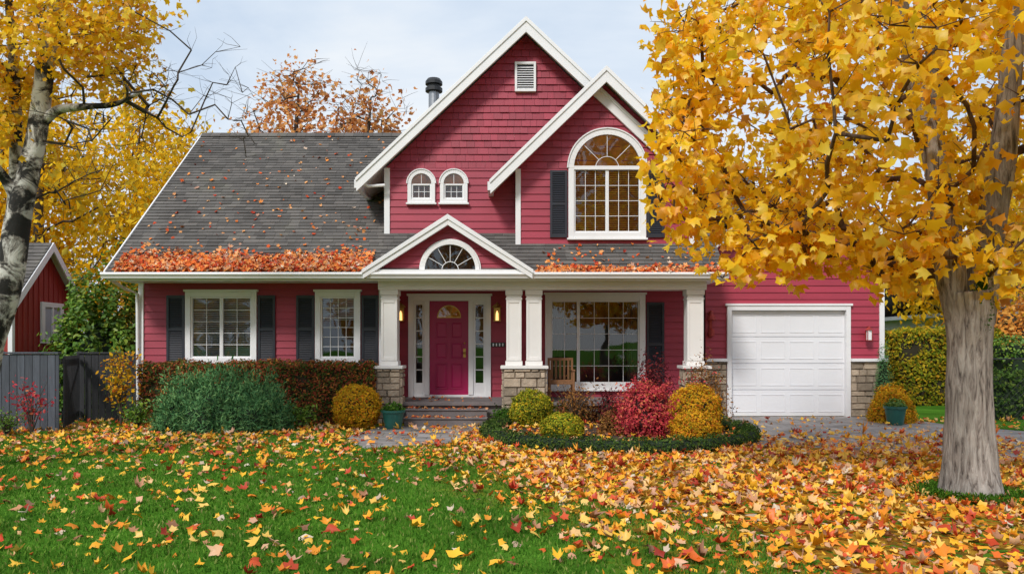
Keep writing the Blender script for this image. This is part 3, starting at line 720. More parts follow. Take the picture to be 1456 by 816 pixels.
def pedestal(x0,x1):
    y0,y1=CY-.12,CY+.3
    stones(st,x0,x1,0,1.12,O(y0),U,V)
    stones(st,y0,y1,0,1.12,(x1,0,0),(0,1,0),V); stones(st,-y1,-y0,0,1.12,(x0,0,0),(0,-1,0),V)
    st.box(x0+.02,x1-.02,y0+.02,y1,0,1.12,1)
    cream.box(x0-.06,x1+.06,y0-.07,y1+.06,1.125,1.185)
def column(x0,x1):
    y0=CY-.02;y1=y0+(x1-x0)
    cream.box(x0,x1,y0,y1,1.28,ztb-.11); cream.box(x0-.02,x1+.02,y0-.02,y1+.02,1.187,1.278)
    cream.box(x0-.02,x1+.02,y0-.02,y1+.02,ztb-.108,ztb-.002)
    for (p,q,r_,s_) in ((x0+.0,x0+.05,1.29,ztb-.2),(x1-.05,x1,1.29,ztb-.2),(x0+.05,x1-.05,1.29,1.36),(x0+.05,x1-.05,ztb-.27,ztb-.2)): cream.box(p,q,y0-.012,y0,r_,s_)
    cream.box(x0-.015,x1+.015,y0-.018,y1+.015,ztb-.20,ztb-.17)
for a,b in ((542,565),(720,741.5),(748.5,770),(977,1000)): column(wx(a,CY),wx(b,CY))
for a,b in ((537,570),(716,775),(972,1005)): pedestal(wx(a,CY),wx(b,CY))
cream.box(wx(538,CY),wx(1004,CY),CY-.05,CY+.3,ztb,2.925)
cream.box(wx(538,CY),wx(1004,CY),CY-.07,CY-.052,ztb+.05,ztb+.075)
hobj(st,'stonework',['stone','mortar'])
pf=MB(); pf.box(XP,XG0-.02,CY+.02,WD+.02,.36,.43); pf.box(XP+.05,XG0-.05,CY+.1,WD,0,.36)
s0,s1=wx(577,15.5),wx(692,15.5)
pf.box(s0,s1,15.58,CY+.01,.0,.29); pf.box(s0,s1,15.25,15.575,.0,.145)
pf.box(s0-.02,s1+.02,15.55,CY+.012,.292,.315); pf.box(s0-.02,s1+.02,15.22,15.54,.147,.17)
hobj(pf,'porch_floor',['stepm'],.008)
trim.box(-8.1,4.28,15.62,WL+.02,2.93,2.965); cream.box(XP,4.28,WL+.02,WD+.03,2.93,2.965)
trim.box(-8.12,4.3,15.58,15.62,2.9,3.06)

th=math.atan(.84); c,s=math.cos(th),math.sin(th)
ez=3.075
def front(x0,x1,d0,d1):
    courses(roof,[(x0,(d0-15.55)/c),(x1,(d0-15.55)/c),(x1,(d1-15.55)/c),(x0,(d1-15.55)/c)],(0,15.55,ez),U,(0,c,s),.135,.016,cell=.25,base=(d0-15.55)/c)
    z=lambda d:ez+(d-15.55)*.84
    deck.add([(x0,d0,z(d0)-.01),(x1,d0,z(d0)-.01),(x1,d1,z(d1)-.01),(x0,d1,z(d1)-.01),(x0,d0,z(d0)-.1),(x1,d0,z(d0)-.1),(x1,d1,z(d1)-.1),(x0,d1,z(d1)-.1)],[(0,1,2,3),(7,6,5,4),(0,4,5,1),(1,5,6,2),(3,2,6,7),(0,3,7,4)])
XR=-8.16
front(XR,-2.72,15.55,20.4); front(-2.72,4.3,15.55,16.66); front(3.7,4.3,16.66,18.6); front(4.3,5.7,17.3,18.6)
zr=ez+(20.4-15.55)*.84; zr2=ez+(18.6-15.55)*.84
deck.add([(XR,20.4,zr),(-2.6,20.4,zr),(-2.6,25,zr-3.9),(XR,25,zr-3.9)],[(0,1,2,3)])
deck.add([(3.3,18.6,zr2),(5.7,18.6,zr2),(5.7,22,zr2-2.9),(3.3,22,zr2-2.9)],[(0,1,2,3)])
x=XR
while x<-2.6:
    roof.obox((x,20.26,zr-.09),(.26,0,0),(0,.14,.125),(0,-.01,.014)); x+=.25
trim.add([(XR-.03,15.5,ez-.13),(XR-.03,20.4,zr-.12),(XR-.03,20.4,zr+.03),(XR-.03,15.5,ez+.02),(XR,15.5,ez-.13),(XR,20.4,zr-.12),(XR,20.4,zr+.03),(XR,15.5,ez+.02)],[(0,1,2,3),(7,6,5,4),(3,2,6,7),(0,4,5,1),(0,3,7,4)])
def gable(xc,za,hw,m,yf,yb,rk=.24):
    t=math.atan(m); cc,ss=math.cos(t),math.sin(t); L=hw/cc
    courses(roof,[(-yb,0),(-yf+.03,0),(-yf+.03,L),(-yb,L)],(xc-hw,0,za-m*hw),(0,-1,0),(cc,0,ss),.135,.016,cell=.25)
    courses(roof,[(yf-.03,0),(yb,0),(yb,L),(yf-.03,L)],(xc+hw,0,za-m*hw),(0,1,0),(-cc,0,ss),.135,.016,cell=.25)
    v=.10/cc
    for sg in (-1,1):
        e=xc+sg*hw; ze=za-m*hw
        deck.add([(xc,yf,za-.012),(e,yf,ze-.012),(e,yb,ze-.012),(xc,yb,za-.012),(xc,yf,za-v),(e,yf,ze-v),(e,yb,ze-v),(xc,yb,za-v)],[(0,1,2,3),(7,6,5,4),(0,4,5,1),(1,5,6,2),(3,2,6,7)])
        r=rk/cc
        trim.ext([(xc,za+.0),(e,ze+.0),(e,ze-r*.9),(xc,za-r)],yf-.035,yf+.03)
        trim.ext([(xc,za+.035),(e+sg*.02,ze+.02),(e+sg*.02,ze-.06),(xc,za-.065)],yf-.06,yf-.036)
        trim.box(e-.06 if sg<0 else e-.05,e+.05 if sg<0 else e+.06,yf+.04,yb,ze-v-.04,ze-.0)
gable(ax,az,3.57,mm,16.3,24.2,rk=.21)
gable(bx,bz,2.39,bm,15.95,21,rk=.21)
gable(gx,gap,(XG1-XG0)/2+.17,gm,17.1,24.3,rk=.2)
pxc=wx(637,15.5); pza=PZ(308,15.5); pm=.645; phw=(wx(757,15.5)-wx(517,15.5))/2
gable(pxc,pza,phw,pm,15.45,16.7,rk=.15)
pfz=3.1
hw2=(pza-.12-pfz)/pm
face=MB(); courses(face,[(pxc-hw2,pfz),(pxc+hw2,pfz),(pxc,pza-.12)],O(15.66),U,V,.155,.02)
hobj(face,'porch_gable_siding',['siding'])
hc=wx(640,15.6); hr=wx(682,15.6)-hc; hz=3.12
trim.arc(hc,hz,hr-.085,hr,0,math.pi,15.57,15.66,n=24); trim.arc(hc,hz,hr+.001,hr+.03,0,math.pi,15.6,15.66,n=24)
halfglass(hc,hz,hr-.085,15.63,0)
trim.arc(hc,hz,.16,.175,0,math.pi,15.605,15.618,n=12)
for a in (30,60,90,120,150):
    t=math.radians(a); d=Vector((math.cos(t),0,math.sin(t))); p=Vector((-d.z,0,d.x))*.006
    trim.obox(Vector((hc,15.607,hz))+d*.17-p,d*(hr-.26),p*2,(0,.01,0))
trim.box(pxc-phw+.02,pxc+phw-.02,15.46,15.7,3.0,3.115)
gp=[(15.56,3.06),(15.43,3.06),(15.42,3.02),(15.46,2.97),(15.47,2.94),(15.56,2.94)]
trim.extx(gp,-8.22,4.34)
trim.tube([(wx(550,16.6)-.02,16.45,5.0),(wx(530,16.4)-.1,16.4,4.97),(wx(520,16.35)-.1,16.35,5.06)],[.035]*3,8)
trim.tube([(-8.12,15.55,2.95),(-8.1,16.2,2.78),(-7.99,16.5,2.7),(-7.99,16.53,.1)],[.035]*4,8)
hobj(trim,'white_trim',['white'],.004); hobj(cream,'porch_columns',['cream'],.006)
hobj(glass,'window_glass',['glass']); hobj(room,'window_interiors',['room','roomrefl']); hobj(blinds,'window_blinds',['blind','blindrefl'])
hobj(shut,'shutters',['dark']); hobj(roof,'roof_shingles',['roof']); hobj(deck,'roof_deck',['white'])
fl=MB(); fx,fy=PX(617,19),19.
fl.tube([(fx,fy,5.8),(fx,fy,7.85)],[.13,.13],16,0); fl.lathe((fx,fy,7.8),[(.13,0),(.21,.02),(.21,.10),(.15,.12),(.15,.17),(.21,.19),(.21,.26),(.16,.33),(0,.34)],18,1); fl.lathe((fx,fy,7.3),[(.13,0),(.17,0.01),(.17,.05),(.13,.06)],16,1)
fl.tube([(fx-.25,fy,6.2),(fx-.25,fy,7.1)],[.05,.05],8,1)
hobj(fl,'chimney_flue',['metal','black'])
cu=MB()
for x0,x1 in ((wx(783,WD),wx(800,WD)),(wx(893,WD),wx(909,WD))):
    n=24; vs=[]
    for i in range(n+1):
        x=x0+(x1-x0)*i/n; y=WD+.2+.03*math.sin(i*1.6); vs+=[(x,y,.7),(x,y,2.75)]
    cu.add(vs,[(2*i,2*i+2,2*i+3,2*i+1) for i in range(n)])
hobj(cu,'curtains',['curtain'])

def roofz(d): return ez+(d-15.55)*.84
pts=[]
for _ in range(4200):
    x=random.uniform(-8.0,-2.85); d=15.52+abs(random.gauss(0,.28)) ; lim=.62+.3*noise.noise(Vector((x*1.3,0,5)))+(.25 if x<-7 else 0)
    if d-15.5>lim and random.random()<.85: continue
    pts.append((x,d,.02+random.random()*.08*max(0,1-(d-15.5)/.9)))
for _ in range(330):
    x=random.uniform(-8.0,-2.85); d=15.6+4.7*random.random()**1.9; pts.append((x,d,.03))
for _ in range(900):
    x=random.uniform(.5,4.25); d=15.5+abs(random.gauss(0,.08)); pts.append((x,d,.02+random.random()*.04))
for _ in range(80):
    x=random.uniform(.5,4.25); d=random.uniform(15.6,16.3); pts.append((x,d,.03))
P=np.array([(x,d-s*h,roofz(d)+c*h) for x,d,h in pts]); n=len(P)
nr=np.c_[rng.normal(0,.4,n),-s+rng.normal(0,.4,n),c+rng.normal(0,.2,n)]
leaves('roof_leaves',P-np.array([0,17,0]),nr,.12*rng.uniform(.5,1.25,n),'maple','lf_rooflitter',H,curl=.5)
pts=[(random.uniform(s0,s1),random.uniform(15.25,15.5),.185) for _ in range(70)]+[(random.uniform(s0,s1),random.uniform(15.6,15.9),.33) for _ in range(60)]+[(random.uniform(-2.5,3.5),random.uniform(15.95,17.4),.445) for _ in range(90)]
P=np.array(pts); n=len(P)
leaves('porch_leaves',P-np.array([0,17,0]),np.c_[rng.normal(0,.3,n),rng.normal(0,.3,n),np.ones(n)],.1*rng.uniform(.6,1.2,n),'maple','lf_rooflitter',H,curl=.5)

ch=MB(); x0,x1=.78,1.34; y0,y1=16.5,17.0; z=.43
for a in (x0,x1-.05):
    ch.box(a,a+.05,y0,y0+.05,z,z+.62); ch.box(a,a+.05,y1-.05,y1,z,z+.9); ch.box(a-.01,a+.06,y0-.02,y1-.05,z+.62,z+.65)
for i in range(6): ch.box(x0+.05,x1-.05,y0+i*.078,y0+i*.078+.065,z+.4,z+.425)
for i in range(5): ch.box(x0+.07+i*.09,x0+.12+i*.09,y1-.04,y1-.02,z+.43,z+.84)
ch.box(x0+.05,x1-.05,y1-.045,y1-.01,z+.84,z+.9); ch.box(x0+.05,x1-.05,y0+.005,y0+.03,z+.34,z+.4)
ch.obj('porch_chair',['wood'],None,.006)

# ================================================================== BED AND SHRUBS
bd=MB(); n=40; bd.v=[(BC[0],BC[1],.10)]+[(BC[0]+BR*.6*math.cos(2*math.pi*i/n),BC[1]+BR*.6*math.sin(2*math.pi*i/n),.08) for i in range(n)]+[(BC[0]+BR*math.cos(2*math.pi*i/n),BC[1]+BR*math.sin(2*math.pi*i/n),.01) for i in range(n)]
bd.f=[(0,1+i,1+(i+1)%n) for i in range(n)]+[(1+i,1+n+i,1+n+(i+1)%n,1+(i+1)%n) for i in range(n)]; bd.m=[0]*len(bd.f); bd.obj('flower_bed',['mulch'])
pts=[]
while len(pts)<950:
    a=random.uniform(0,6.283); r=BR*.93*math.sqrt(random.random()); pts.append((BC[0]+r*math.cos(a),BC[1]+r*math.sin(a),.125 if r<BR*.6 else .11))
leaves('bed_leaf_litter',pts,np.c_[rng.normal(0,.4,950),rng.normal(0,.4,950),np.ones(950)],.11*rng.uniform(.5,1.2,950),'maple','lf_litter',None,curl=.5)
e=empty('box_border_hedge',(BC[0],BC[1],0)); tb=MB()
tb.tube([(BR*math.cos(2*math.pi*i/60),BR*math.sin(2*math.pi*i/60),.08) for i in range(61)],[.11]*61,10,cap=False); tb.obj('hedge_core',['coregr'],e,smooth=True)
n=15000; t=rng.uniform(0,2*math.pi,n); ph=rng.uniform(-.5,math.pi+.5,n); rr=.135+rng.normal(0,.015,n)+.02*np.sin(t*23)+.012*np.sin(t*57)
P=np.c_[(BR+rr*np.cos(ph))*np.cos(t),(BR+rr*np.cos(ph))*np.sin(t),.08+rr*np.sin(ph)*1.05]
Nv=np.c_[np.cos(ph)*np.cos(t),np.cos(ph)*np.sin(t),np.sin(ph)]+rng.normal(0,.5,(n,3))
leaves('foliage',P,Nv,.04*rng.uniform(.6,1.3,n),'ovate','lf_box',e)

def bpx(name,px0,px1,ytop,D,n,size,leaf,core,rd=None,ball=False,**k):
    x=PX((px0+px1)/2,D); r=(px1-px0)/2/1100*D*.97; zt=PZ(ytop,D)*.98
    if ball: return bush(name,(x,D,zt*.46),(r,rd or r,zt*.54),n,size,leaf,core,ball=True,**k)
    return bush(name,(x,D,0),(r,rd or r,zt),n,size,leaf,core,**k)
def plume_bush(name,parts,leaf,core,size):
    cx_=sum(p[0] for p in parts)/len(parts); cy_=sum(p[1] for p in parts)/len(parts)
    e=empty(name,(cx_,cy_,0))
    for (x,y,z,rx,ry,rz) in parts:
        n=int(8500*rx*rz); D=rng.normal(size=(n,3)); D[:,2]=np.abs(D[:,2])*.9+.02; D/=np.linalg.norm(D,axis=1,keepdims=True)
        sd=random.random()*9
        k=np.array([1+.5*noise.noise(Vector(d)*3.3+Vector((sd,0,0)))+.35*noise.noise(Vector(d)*8+Vector((sd,0,0))) for d in D])
        P=D*(k*(1-np.abs(rng.normal(0,.14,n))))[:,None]*np.array((rx,ry,rz))+np.array((x-cx_,y-cy_,z)); P[:,2]=np.maximum(P[:,2],.01)
        tg=D+rng.normal(0,.45,(n,3)); tg[:,2]+=.35
        leaves('foliage',P,rng.normal(size=(n,3))+D*.6,size*rng.uniform(.6,1.4,n),'needle',leaf,e,tang=tg)
        blob('dark_core',(x-cx_,y-cy_,z),(rx*.72,ry*.72,rz*.74),core,e,.2,seed=sd)  # solid dark filler under the needles, no modelled branches
jp=[(PX(320,14.8),14.8,0,.78,.7,1.16),(PX(268,14.7),14.7,0,.55,.6,1.04),(PX(372,14.7),14.7,0,.55,.6,.98),(PX(300,14.4),14.4,0,.7,.6,.85),(PX(350,14.35),14.35,0,.62,.5,.66),(PX(250,14.4),14.4,0,.4,.4,.62),(PX(395,14.6),14.5,0,.3,.4,.55)]
plume_bush('juniper_bush',jp,'lf_juniper','coregr',.085)
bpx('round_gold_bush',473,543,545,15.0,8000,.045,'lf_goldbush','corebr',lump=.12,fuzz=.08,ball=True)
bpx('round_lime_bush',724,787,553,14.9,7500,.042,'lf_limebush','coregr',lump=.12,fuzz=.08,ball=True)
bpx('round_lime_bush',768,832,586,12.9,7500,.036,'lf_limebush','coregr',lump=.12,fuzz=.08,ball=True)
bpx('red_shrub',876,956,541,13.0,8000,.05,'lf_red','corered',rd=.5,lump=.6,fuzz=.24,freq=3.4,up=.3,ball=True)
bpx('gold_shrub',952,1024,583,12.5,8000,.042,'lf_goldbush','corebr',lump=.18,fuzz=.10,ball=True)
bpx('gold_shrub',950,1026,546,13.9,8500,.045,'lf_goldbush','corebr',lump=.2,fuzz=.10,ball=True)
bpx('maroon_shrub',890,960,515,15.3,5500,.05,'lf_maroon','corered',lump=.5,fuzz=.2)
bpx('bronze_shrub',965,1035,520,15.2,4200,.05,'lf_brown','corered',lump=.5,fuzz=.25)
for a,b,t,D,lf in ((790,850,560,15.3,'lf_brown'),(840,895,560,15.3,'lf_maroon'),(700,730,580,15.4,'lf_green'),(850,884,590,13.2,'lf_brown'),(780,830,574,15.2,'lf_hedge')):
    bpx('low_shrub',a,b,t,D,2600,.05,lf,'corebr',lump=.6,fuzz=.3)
bpx('orange_mounded_bush',1234,1299,546,16.2,6500,.05,'lf_goldbush','corebr',lump=.2,fuzz=.14)
bush('dwarf_conifer',(PX(1256,17.0),17.0,.0),(.22,.22,1.62),2600,.06,'lf_juniper','coregr',shape='needle',lump=.3,up=.8)
def hedge(name,x0,x1,y0,y1,z1,n,size,leaf,core,wav=.06):
    e=empty(name,((x0+x1)/2,(y0+y1)/2,0)); cx_,cy_=(x0+x1)/2,(y0+y1)/2
    b=MB(); b.box(x0-cx_+.07,x1-cx_-.07,y0-cy_+.07,y1-cy_-.07,0,z1-.08); b.obj('dark_core',[core],e)  # solid dark box filling the hedge behind its leaves
    A=[(x1-x0)*z1,(x1-x0)*(y1-y0),(y1-y0)*z1,(y1-y0)*z1]; pr=np.array(A)/sum(A); k=rng.choice(4,n,p=pr)
    u,v=rng.random(n),rng.random(n); P=np.zeros((n,3));Nv=np.zeros((n,3))
    P[:,0]=np.where(k==2,x0,np.where(k==3,x1,x0+(x1-x0)*u)); P[:,1]=np.where(k==0,y0,y0+(y1-y0)*np.where(k==1,v,u)); P[:,2]=np.where(k==1,z1,z1*v)
    Nv[k==0]=(0,-1,.2);Nv[k==1]=(0,-.2,1);Nv[k==2]=(-1,0,.2);Nv[k==3]=(1,0,.2)
    w=np.array([noise.noise(Vector(p)*1.7)+.6*noise.noise(Vector(p)*5) for p in P])
    P+=Nv*(w[:,None]*wav+rng.normal(0,.035,n)[:,None]-.02)
    leaves('foliage',P-np.array([cx_,cy_,0]),Nv+rng.normal(0,.55,(n,3)),size*rng.uniform(.6,1.3,n),'ovate',leaf,e)
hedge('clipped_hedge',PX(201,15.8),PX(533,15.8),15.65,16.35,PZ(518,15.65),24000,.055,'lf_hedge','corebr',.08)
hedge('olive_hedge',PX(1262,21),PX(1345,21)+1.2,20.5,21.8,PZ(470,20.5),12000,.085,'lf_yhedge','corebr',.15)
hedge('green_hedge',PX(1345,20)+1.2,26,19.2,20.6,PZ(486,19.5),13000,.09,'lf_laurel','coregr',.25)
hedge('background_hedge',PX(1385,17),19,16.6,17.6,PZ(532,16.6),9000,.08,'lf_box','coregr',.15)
bush('orange_shrub',(14.6,22.6,0),(1.6,1.1,3.0),6500,.14,'lf_bgorange','corebr',lump=.5,fuzz=.2)
bush('orange_shrub',(17.6,23.0,0),(1.9,1.1,3.2),6500,.14,'lf_bgorange','corebr',lump=.5,fuzz=.2)
def pot(name,px,D,w,h,leaf):
    e=empty(name,(PX(px,D),D,0)); p=MB(); r=w/2
    p.lathe((0,0,.0),[(0,0.002),(r*.68,.002),(r*.72,.03),(r*.95,h*.86),(r*1.06,h*.88),(r*1.06,h),(r*.95,h),(r*.9,h*.88),(0,h*.86)],28); p.obj('pot',['pot'],e)
    n=420; D3=rng.normal(size=(n,3)); D3[:,2]=np.abs(D3[:,2])+.1; D3/=np.linalg.norm(D3,axis=1,keepdims=True)
    leaves('foliage',D3*rng.uniform(.3,1,(n,1))*np.array([r*1.1,r*1.1,.2])+np.array([0,0,h*.9]),D3+rng.normal(0,.5,(n,3)),.06,'ovate',leaf,e)
pot('potted_plant',559,14.9,.44,.36,'lf_green'); pot('potted_plant',1273,15.6,.42,.38,'lf_laurel')
def wispy(name,x,y,h,w,nst,leaf,size,per):
    e=empty(name,(x,y,0)); t=MB(); C=[]
    for i in range(nst):
        a=random.uniform(0,6.28); r=random.uniform(.2,1)*w; top=Vector((math.cos(a)*r,math.sin(a)*r*.6,h*random.uniform(.6,1)))
        P=[Vector((0,0,0)),top*.5+Vector((-top.x*.15,0,h*.08)),top]; t.tube(P,[.012,.008,.003],5)
        for k in range(per):
            q=random.uniform(.35,1); C.append(P[0].lerp(P[2],q)+Vector((-top.x*.1,0,h*.06))+Vector(rng.normal(0,.06+.03*h,3)))
    t.obj('stems',['twig'],e)
    n=len(C); leaves('foliage',[tuple(q) for q in C],rng.normal(size=(n,3)),size*rng.uniform(.6,1.3,n),'ovate',leaf,e)
wispy('yellow_shrub',PX(172,15.4),15.4,1.5,.4,20,'lf_goldbush',.08,30)
wispy('red_leaf_shrub',PX(45,13.8),13.8,1.0,.4,14,'lf_red',.07,16)
wispy('fern_clump',PX(195,15.0),15.0,.45,.4,26,'lf_laurel',.07,16)
wispy('fern_clump',PX(10,13.7),13.7,.4,.4,20,'lf_laurel',.06,14)
wispy('heather_clump',PX(425,14.7),14.8,.45,.35,24,'lf_laurel',.07,16)
wispy('red_twig_shrub',PX(1005,13.6),14.6,1.15,.45,24,'lf_red',.05,14)
wispy('bronze_grass_clump',PX(815,15),15.0,.85,.6,26,'lf_brown',.05,18)
bush('green_laurel',(PX(145,19),19,0),(1.35,1.0,PZ(412,19)),11000,.13,'lf_laurel','coregr',lump=.45,fuzz=.15,up=.3)

# ================================================================== FENCES / SHED / NEIGHBOUR
def fence(name,a,b,h,mat_,bw=.14,cap=True):
    a,b=Vector((*a,0)),Vector((*b,0)); d=b-a; L=d.length; d.normalize(); nn=Vector((d.y,-d.x,0))
    e=empty(name,a); m=MB(); u=0
    while u<L-.02:
        w=min(bw-.008,L-u); hh=h-random.uniform(0,.012)
        m.obox(d*u+nn*random.uniform(0,.004),d*w,nn*.02,(0,0,hh)); u+=bw
    for z in (.25,h*.55,h-.2): m.obox(-nn*.045+Vector((0,0,z)),d*L,nn*.04,(0,0,.09))
    m.obj('boards',[mat_],e,.003)
    p=MB(); u=0
    while u<=L+.1:
        p.obox(d*(u-.05)-nn*.13,d*.1,nn*.1,(0,0,h+.05)); u+=2.2
    if cap: p.obox(-nn*.07+Vector((0,0,h+.002)),d*L,nn*.12,(0,0,.035))
    p.obj('posts',[mat_],e,.004)
fence('board_fence',(-14,14.3),(-8.48,14.5),1.44,'fence')
fence('board_fence',(-9.25,16.5),(-8.0,16.62),1.42,'fenced')
e=empty('garden_gate',(-8.45,14.56,0)); gt=MB(); A=Vector((0,0,0)); B=Vector((-.75,1.88,0)); d=(B-A).normalized(); nn=Vector((d.y,-d.x,0))
L=(B-A).length
for i in range(15): gt.obox(d*(i*.135)+Vector((0,0,.05)),d*.05,nn*.02,(0,0,1.35))
for z in (.15,1.25): gt.obox(-nn*.03+Vector((0,0,z)),d*L,nn*.028,(0,0,.1))
gt.obox(-nn*.03+Vector((0,0,.2)),d*L*.95+Vector((0,0,1.)),nn*.026,(0,0,.1)); gt.obj('gate_frame',['fenced'],e)
S=empty('red_shed',(-11.65,18.0,0)); A=Vector((0,0,0)); B=Vector((-.10,2.75,0)); w=(B-A); wl=w.length; w.normalize(); r=Vector((-w.y,w.x,0))
if r.x>0: r=-r
up=Vector((0,0,1)); ezs=2.78; apx=4.12; Ls=6
sh=MB(); m_=B*.5
sh.add([A,B,B+up*ezs,m_+up*apx,A+up*ezs],[(0,1,2,3,4)]); sh.add([A,A+r*Ls,A+r*Ls+up*ezs,A+up*ezs],[(0,1,2,3)])
u=0.
while u<wl:
    hgt=ezs+(apx-ezs)*(1-abs(u-wl/2)/(wl/2)); sh.obox(w*u-r*.02,w*.03,r*.018,up*max(hgt-.1,.5)); u+=.22
u=0.
while u<Ls: sh.obox(r*u-w*.02,r*.03,w*.018,up*ezs); u+=.22
sh.obj('walls',['shed'],S)
sr=MB()
for sgn,p0 in ((1,A),(-1,B)):
    dd=(m_+up*apx)-(p0+up*ezs); lo=p0+up*ezs-dd*.16; hi=m_+up*apx
    VV=(hi-lo).normalized(); UU=r if r.cross(VV).z>0 else -r; LL=(hi-lo).length
    if UU==r: courses(sr,[(-.2,0),(Ls,0),(Ls,LL),(-.2,LL)],lo,UU,VV,.14,.018,cell=.28,lift=.05)
    else: courses(sr,[(-Ls,0),(.2,0),(.2,LL),(-Ls,LL)],lo,UU,VV,.14,.018,cell=.28,lift=.05)
sr.obj('roof',['roof'],S)
sw=MB()
for p0 in (A,B):
    dd=(m_+up*apx)-(p0+up*ezs); lo=p0+up*ezs-dd*.16; hi=m_+up*apx
    sw.obox(lo-r*.23-up*.17,hi-lo,up*.22,r*.04); sw.obox(lo-r*.20-up*.03,hi-lo,up*.03,r*(Ls+.2))
q0,q1=wl*.42,wl*.78; zz0,zz1=PZ(488,19.5),PZ(430,19.5)
for a,b,c0,c1 in ((q0,q0+.14,zz0,zz1),(q1-.14,q1,zz0,zz1),(q0+.14,q1-.14,zz0,zz0+.12),(q0+.14,q1-.14,zz1-.12,zz1),((q0+q1)/2-.03,(q0+q1)/2+.03,zz0+.12,zz1-.12)): sw.obox(w*a-r*.06+up*c0,w*(b-a),up*(c1-c0),r*.05)
sw.obox(-r*.05-w*.05,w*.1,up*ezs,r*.1)
sw.obj('trim',['white'],S)
sg_=MB(); sg_.obox(w*(q0+.05)-r*.03+up*(zz0+.05),w*(q1-q0-.1),up*(zz1-zz0-.1),r*.01); sg_.obj('window_glass',['blind'],S)
Nh=empty('neighbour_house',(19,27,0)); nb=MB()
nb.box(-2.6,8,0,8,0,2.7,0); nb.ext([(-3.1,2.65),(8.5,2.65),(8.5,2.80),(-3.1,2.80)],-.5,8.5,0)
nb.add([(-3.1,-.5,2.87),(8.5,-.5,2.87),(8.5,4,4.9),(-3.1,4,4.9),(8.5,8.5,2.87),(-3.1,8.5,2.87)],[(0,1,2,3),(3,2,4,5)],2)
nb.box(-1.6,-.2,-.04,.0,1.0,2.2,1); nb.box(-1.5,-.3,-.06,-.041,1.1,2.1,3); nb.box(1.6,3.4,-.04,.0,1.0,2.2,1); nb.box(1.7,3.3,-.06,-.041,1.1,2.1,3)
nb.obj('body',['nbr','white','roof','black'],Nh)
e=empty('wire_fence',(9.3,15.4,0)); wf=MB()
for i in range(6): wf.tube([(i*1.6,0,0),(i*1.6,0,1.35)],[.02,.02],8)
wf.tube([(0,0,1.33),(8,0,1.33)],[.014,.014],6)
k=0.
while k<8:
    wf.tube([(k,.0,.05),(k+1.25,.0,1.3)],[.0014]*2,3,cap=False); wf.tube([(k+1.25,.004,.05),(k,.004,1.3)],[.0014]*2,3,cap=False); k+=.14
wf.obj('posts_and_mesh',['black'],e)

# ================================================================== TREES
TD=8.2; q=lambda px,py,dy=0.:(PX(px,TD)+0,TD+dy,PZ(py,TD))
tr=[([q(1381,718),q(1381,700),q(1380,665),q(1379,610),q(1378,550),q(1377,490),q(1376,440),q(1374,415)],[.37,.315,.268,.242,.228,.215,.25,.24]),
    ([q(1362,460),q(1352,400),q(1345,330),q(1335,220,.1),q(1312,100,.2),q(1298,-40,.3),q(1285,-220,.3)],[.12,.15,.13,.11,.09,.07,.04]),
    ([q(1392,460),q(1398,390),q(1402,320,-.1),q(1412,200,-.2),q(1424,60,-.2),q(1436,-120,-.2),q(1445,-300,-.2)],[.14,.16,.14,.12,.10,.075,.04]),
    ([q(1380,430,.1),q(1376,330,.3),q(1378,200,.6),q(1392,50,.9),q(1390,-150,1.2)],[.12,.11,.09,.07,.04])]
tg=ell(370,(PX(1378,TD),8.35,5.25),(3.02,2.8,2.9),2.5,2.62,hollow=.08)
for px,py,dd in ((955,255,8.3),(965,225,8.6),(1000,310,8.4),(1040,365,8.4),(1062,345,8),(1075,325,8.3),(1160,365,8.4),(1175,345,8),(1200,350,8.2),(1245,365,8.2),(1265,378,8.5),(1300,385,8.8),(1310,372,8),(1440,385,8.2),(1425,360,7.6),(960,130,8.8),(965,70,9),(960,30,8.6),(965,170,8.4),(1100,325,8),(1110,300,8.5),(995,280,8.6),(975,200,8),(1140,330,8.2)):
    for _ in range(2): tg.append((PX(px,dd)+random.gauss(0,.06),dd+random.gauss(0,.1),PZ(py,dd)+random.gauss(0,.06)))
def cull(C):   # ragged browse line / crown edge
    w=np.array([noise.noise(Vector((c[0]*1.6,c[1]*1.2,4.)))  for c in C])
    return (C[:,2]>2.26+.10*(C[:,1]-8.2)+.48*w)&(C[:,0]>1.50+.35*w+np.maximum(0,2.9-C[:,2])*1.0)
mt=nodes_tree('yellow_maple_tree',tr,tg,[],.34,68,.2,.172,'lf_yellow','bark','limb',tip=.0078,n_trunk=26,rough=.17,droop=.9,wig=.3,along=.55,cull=cull)
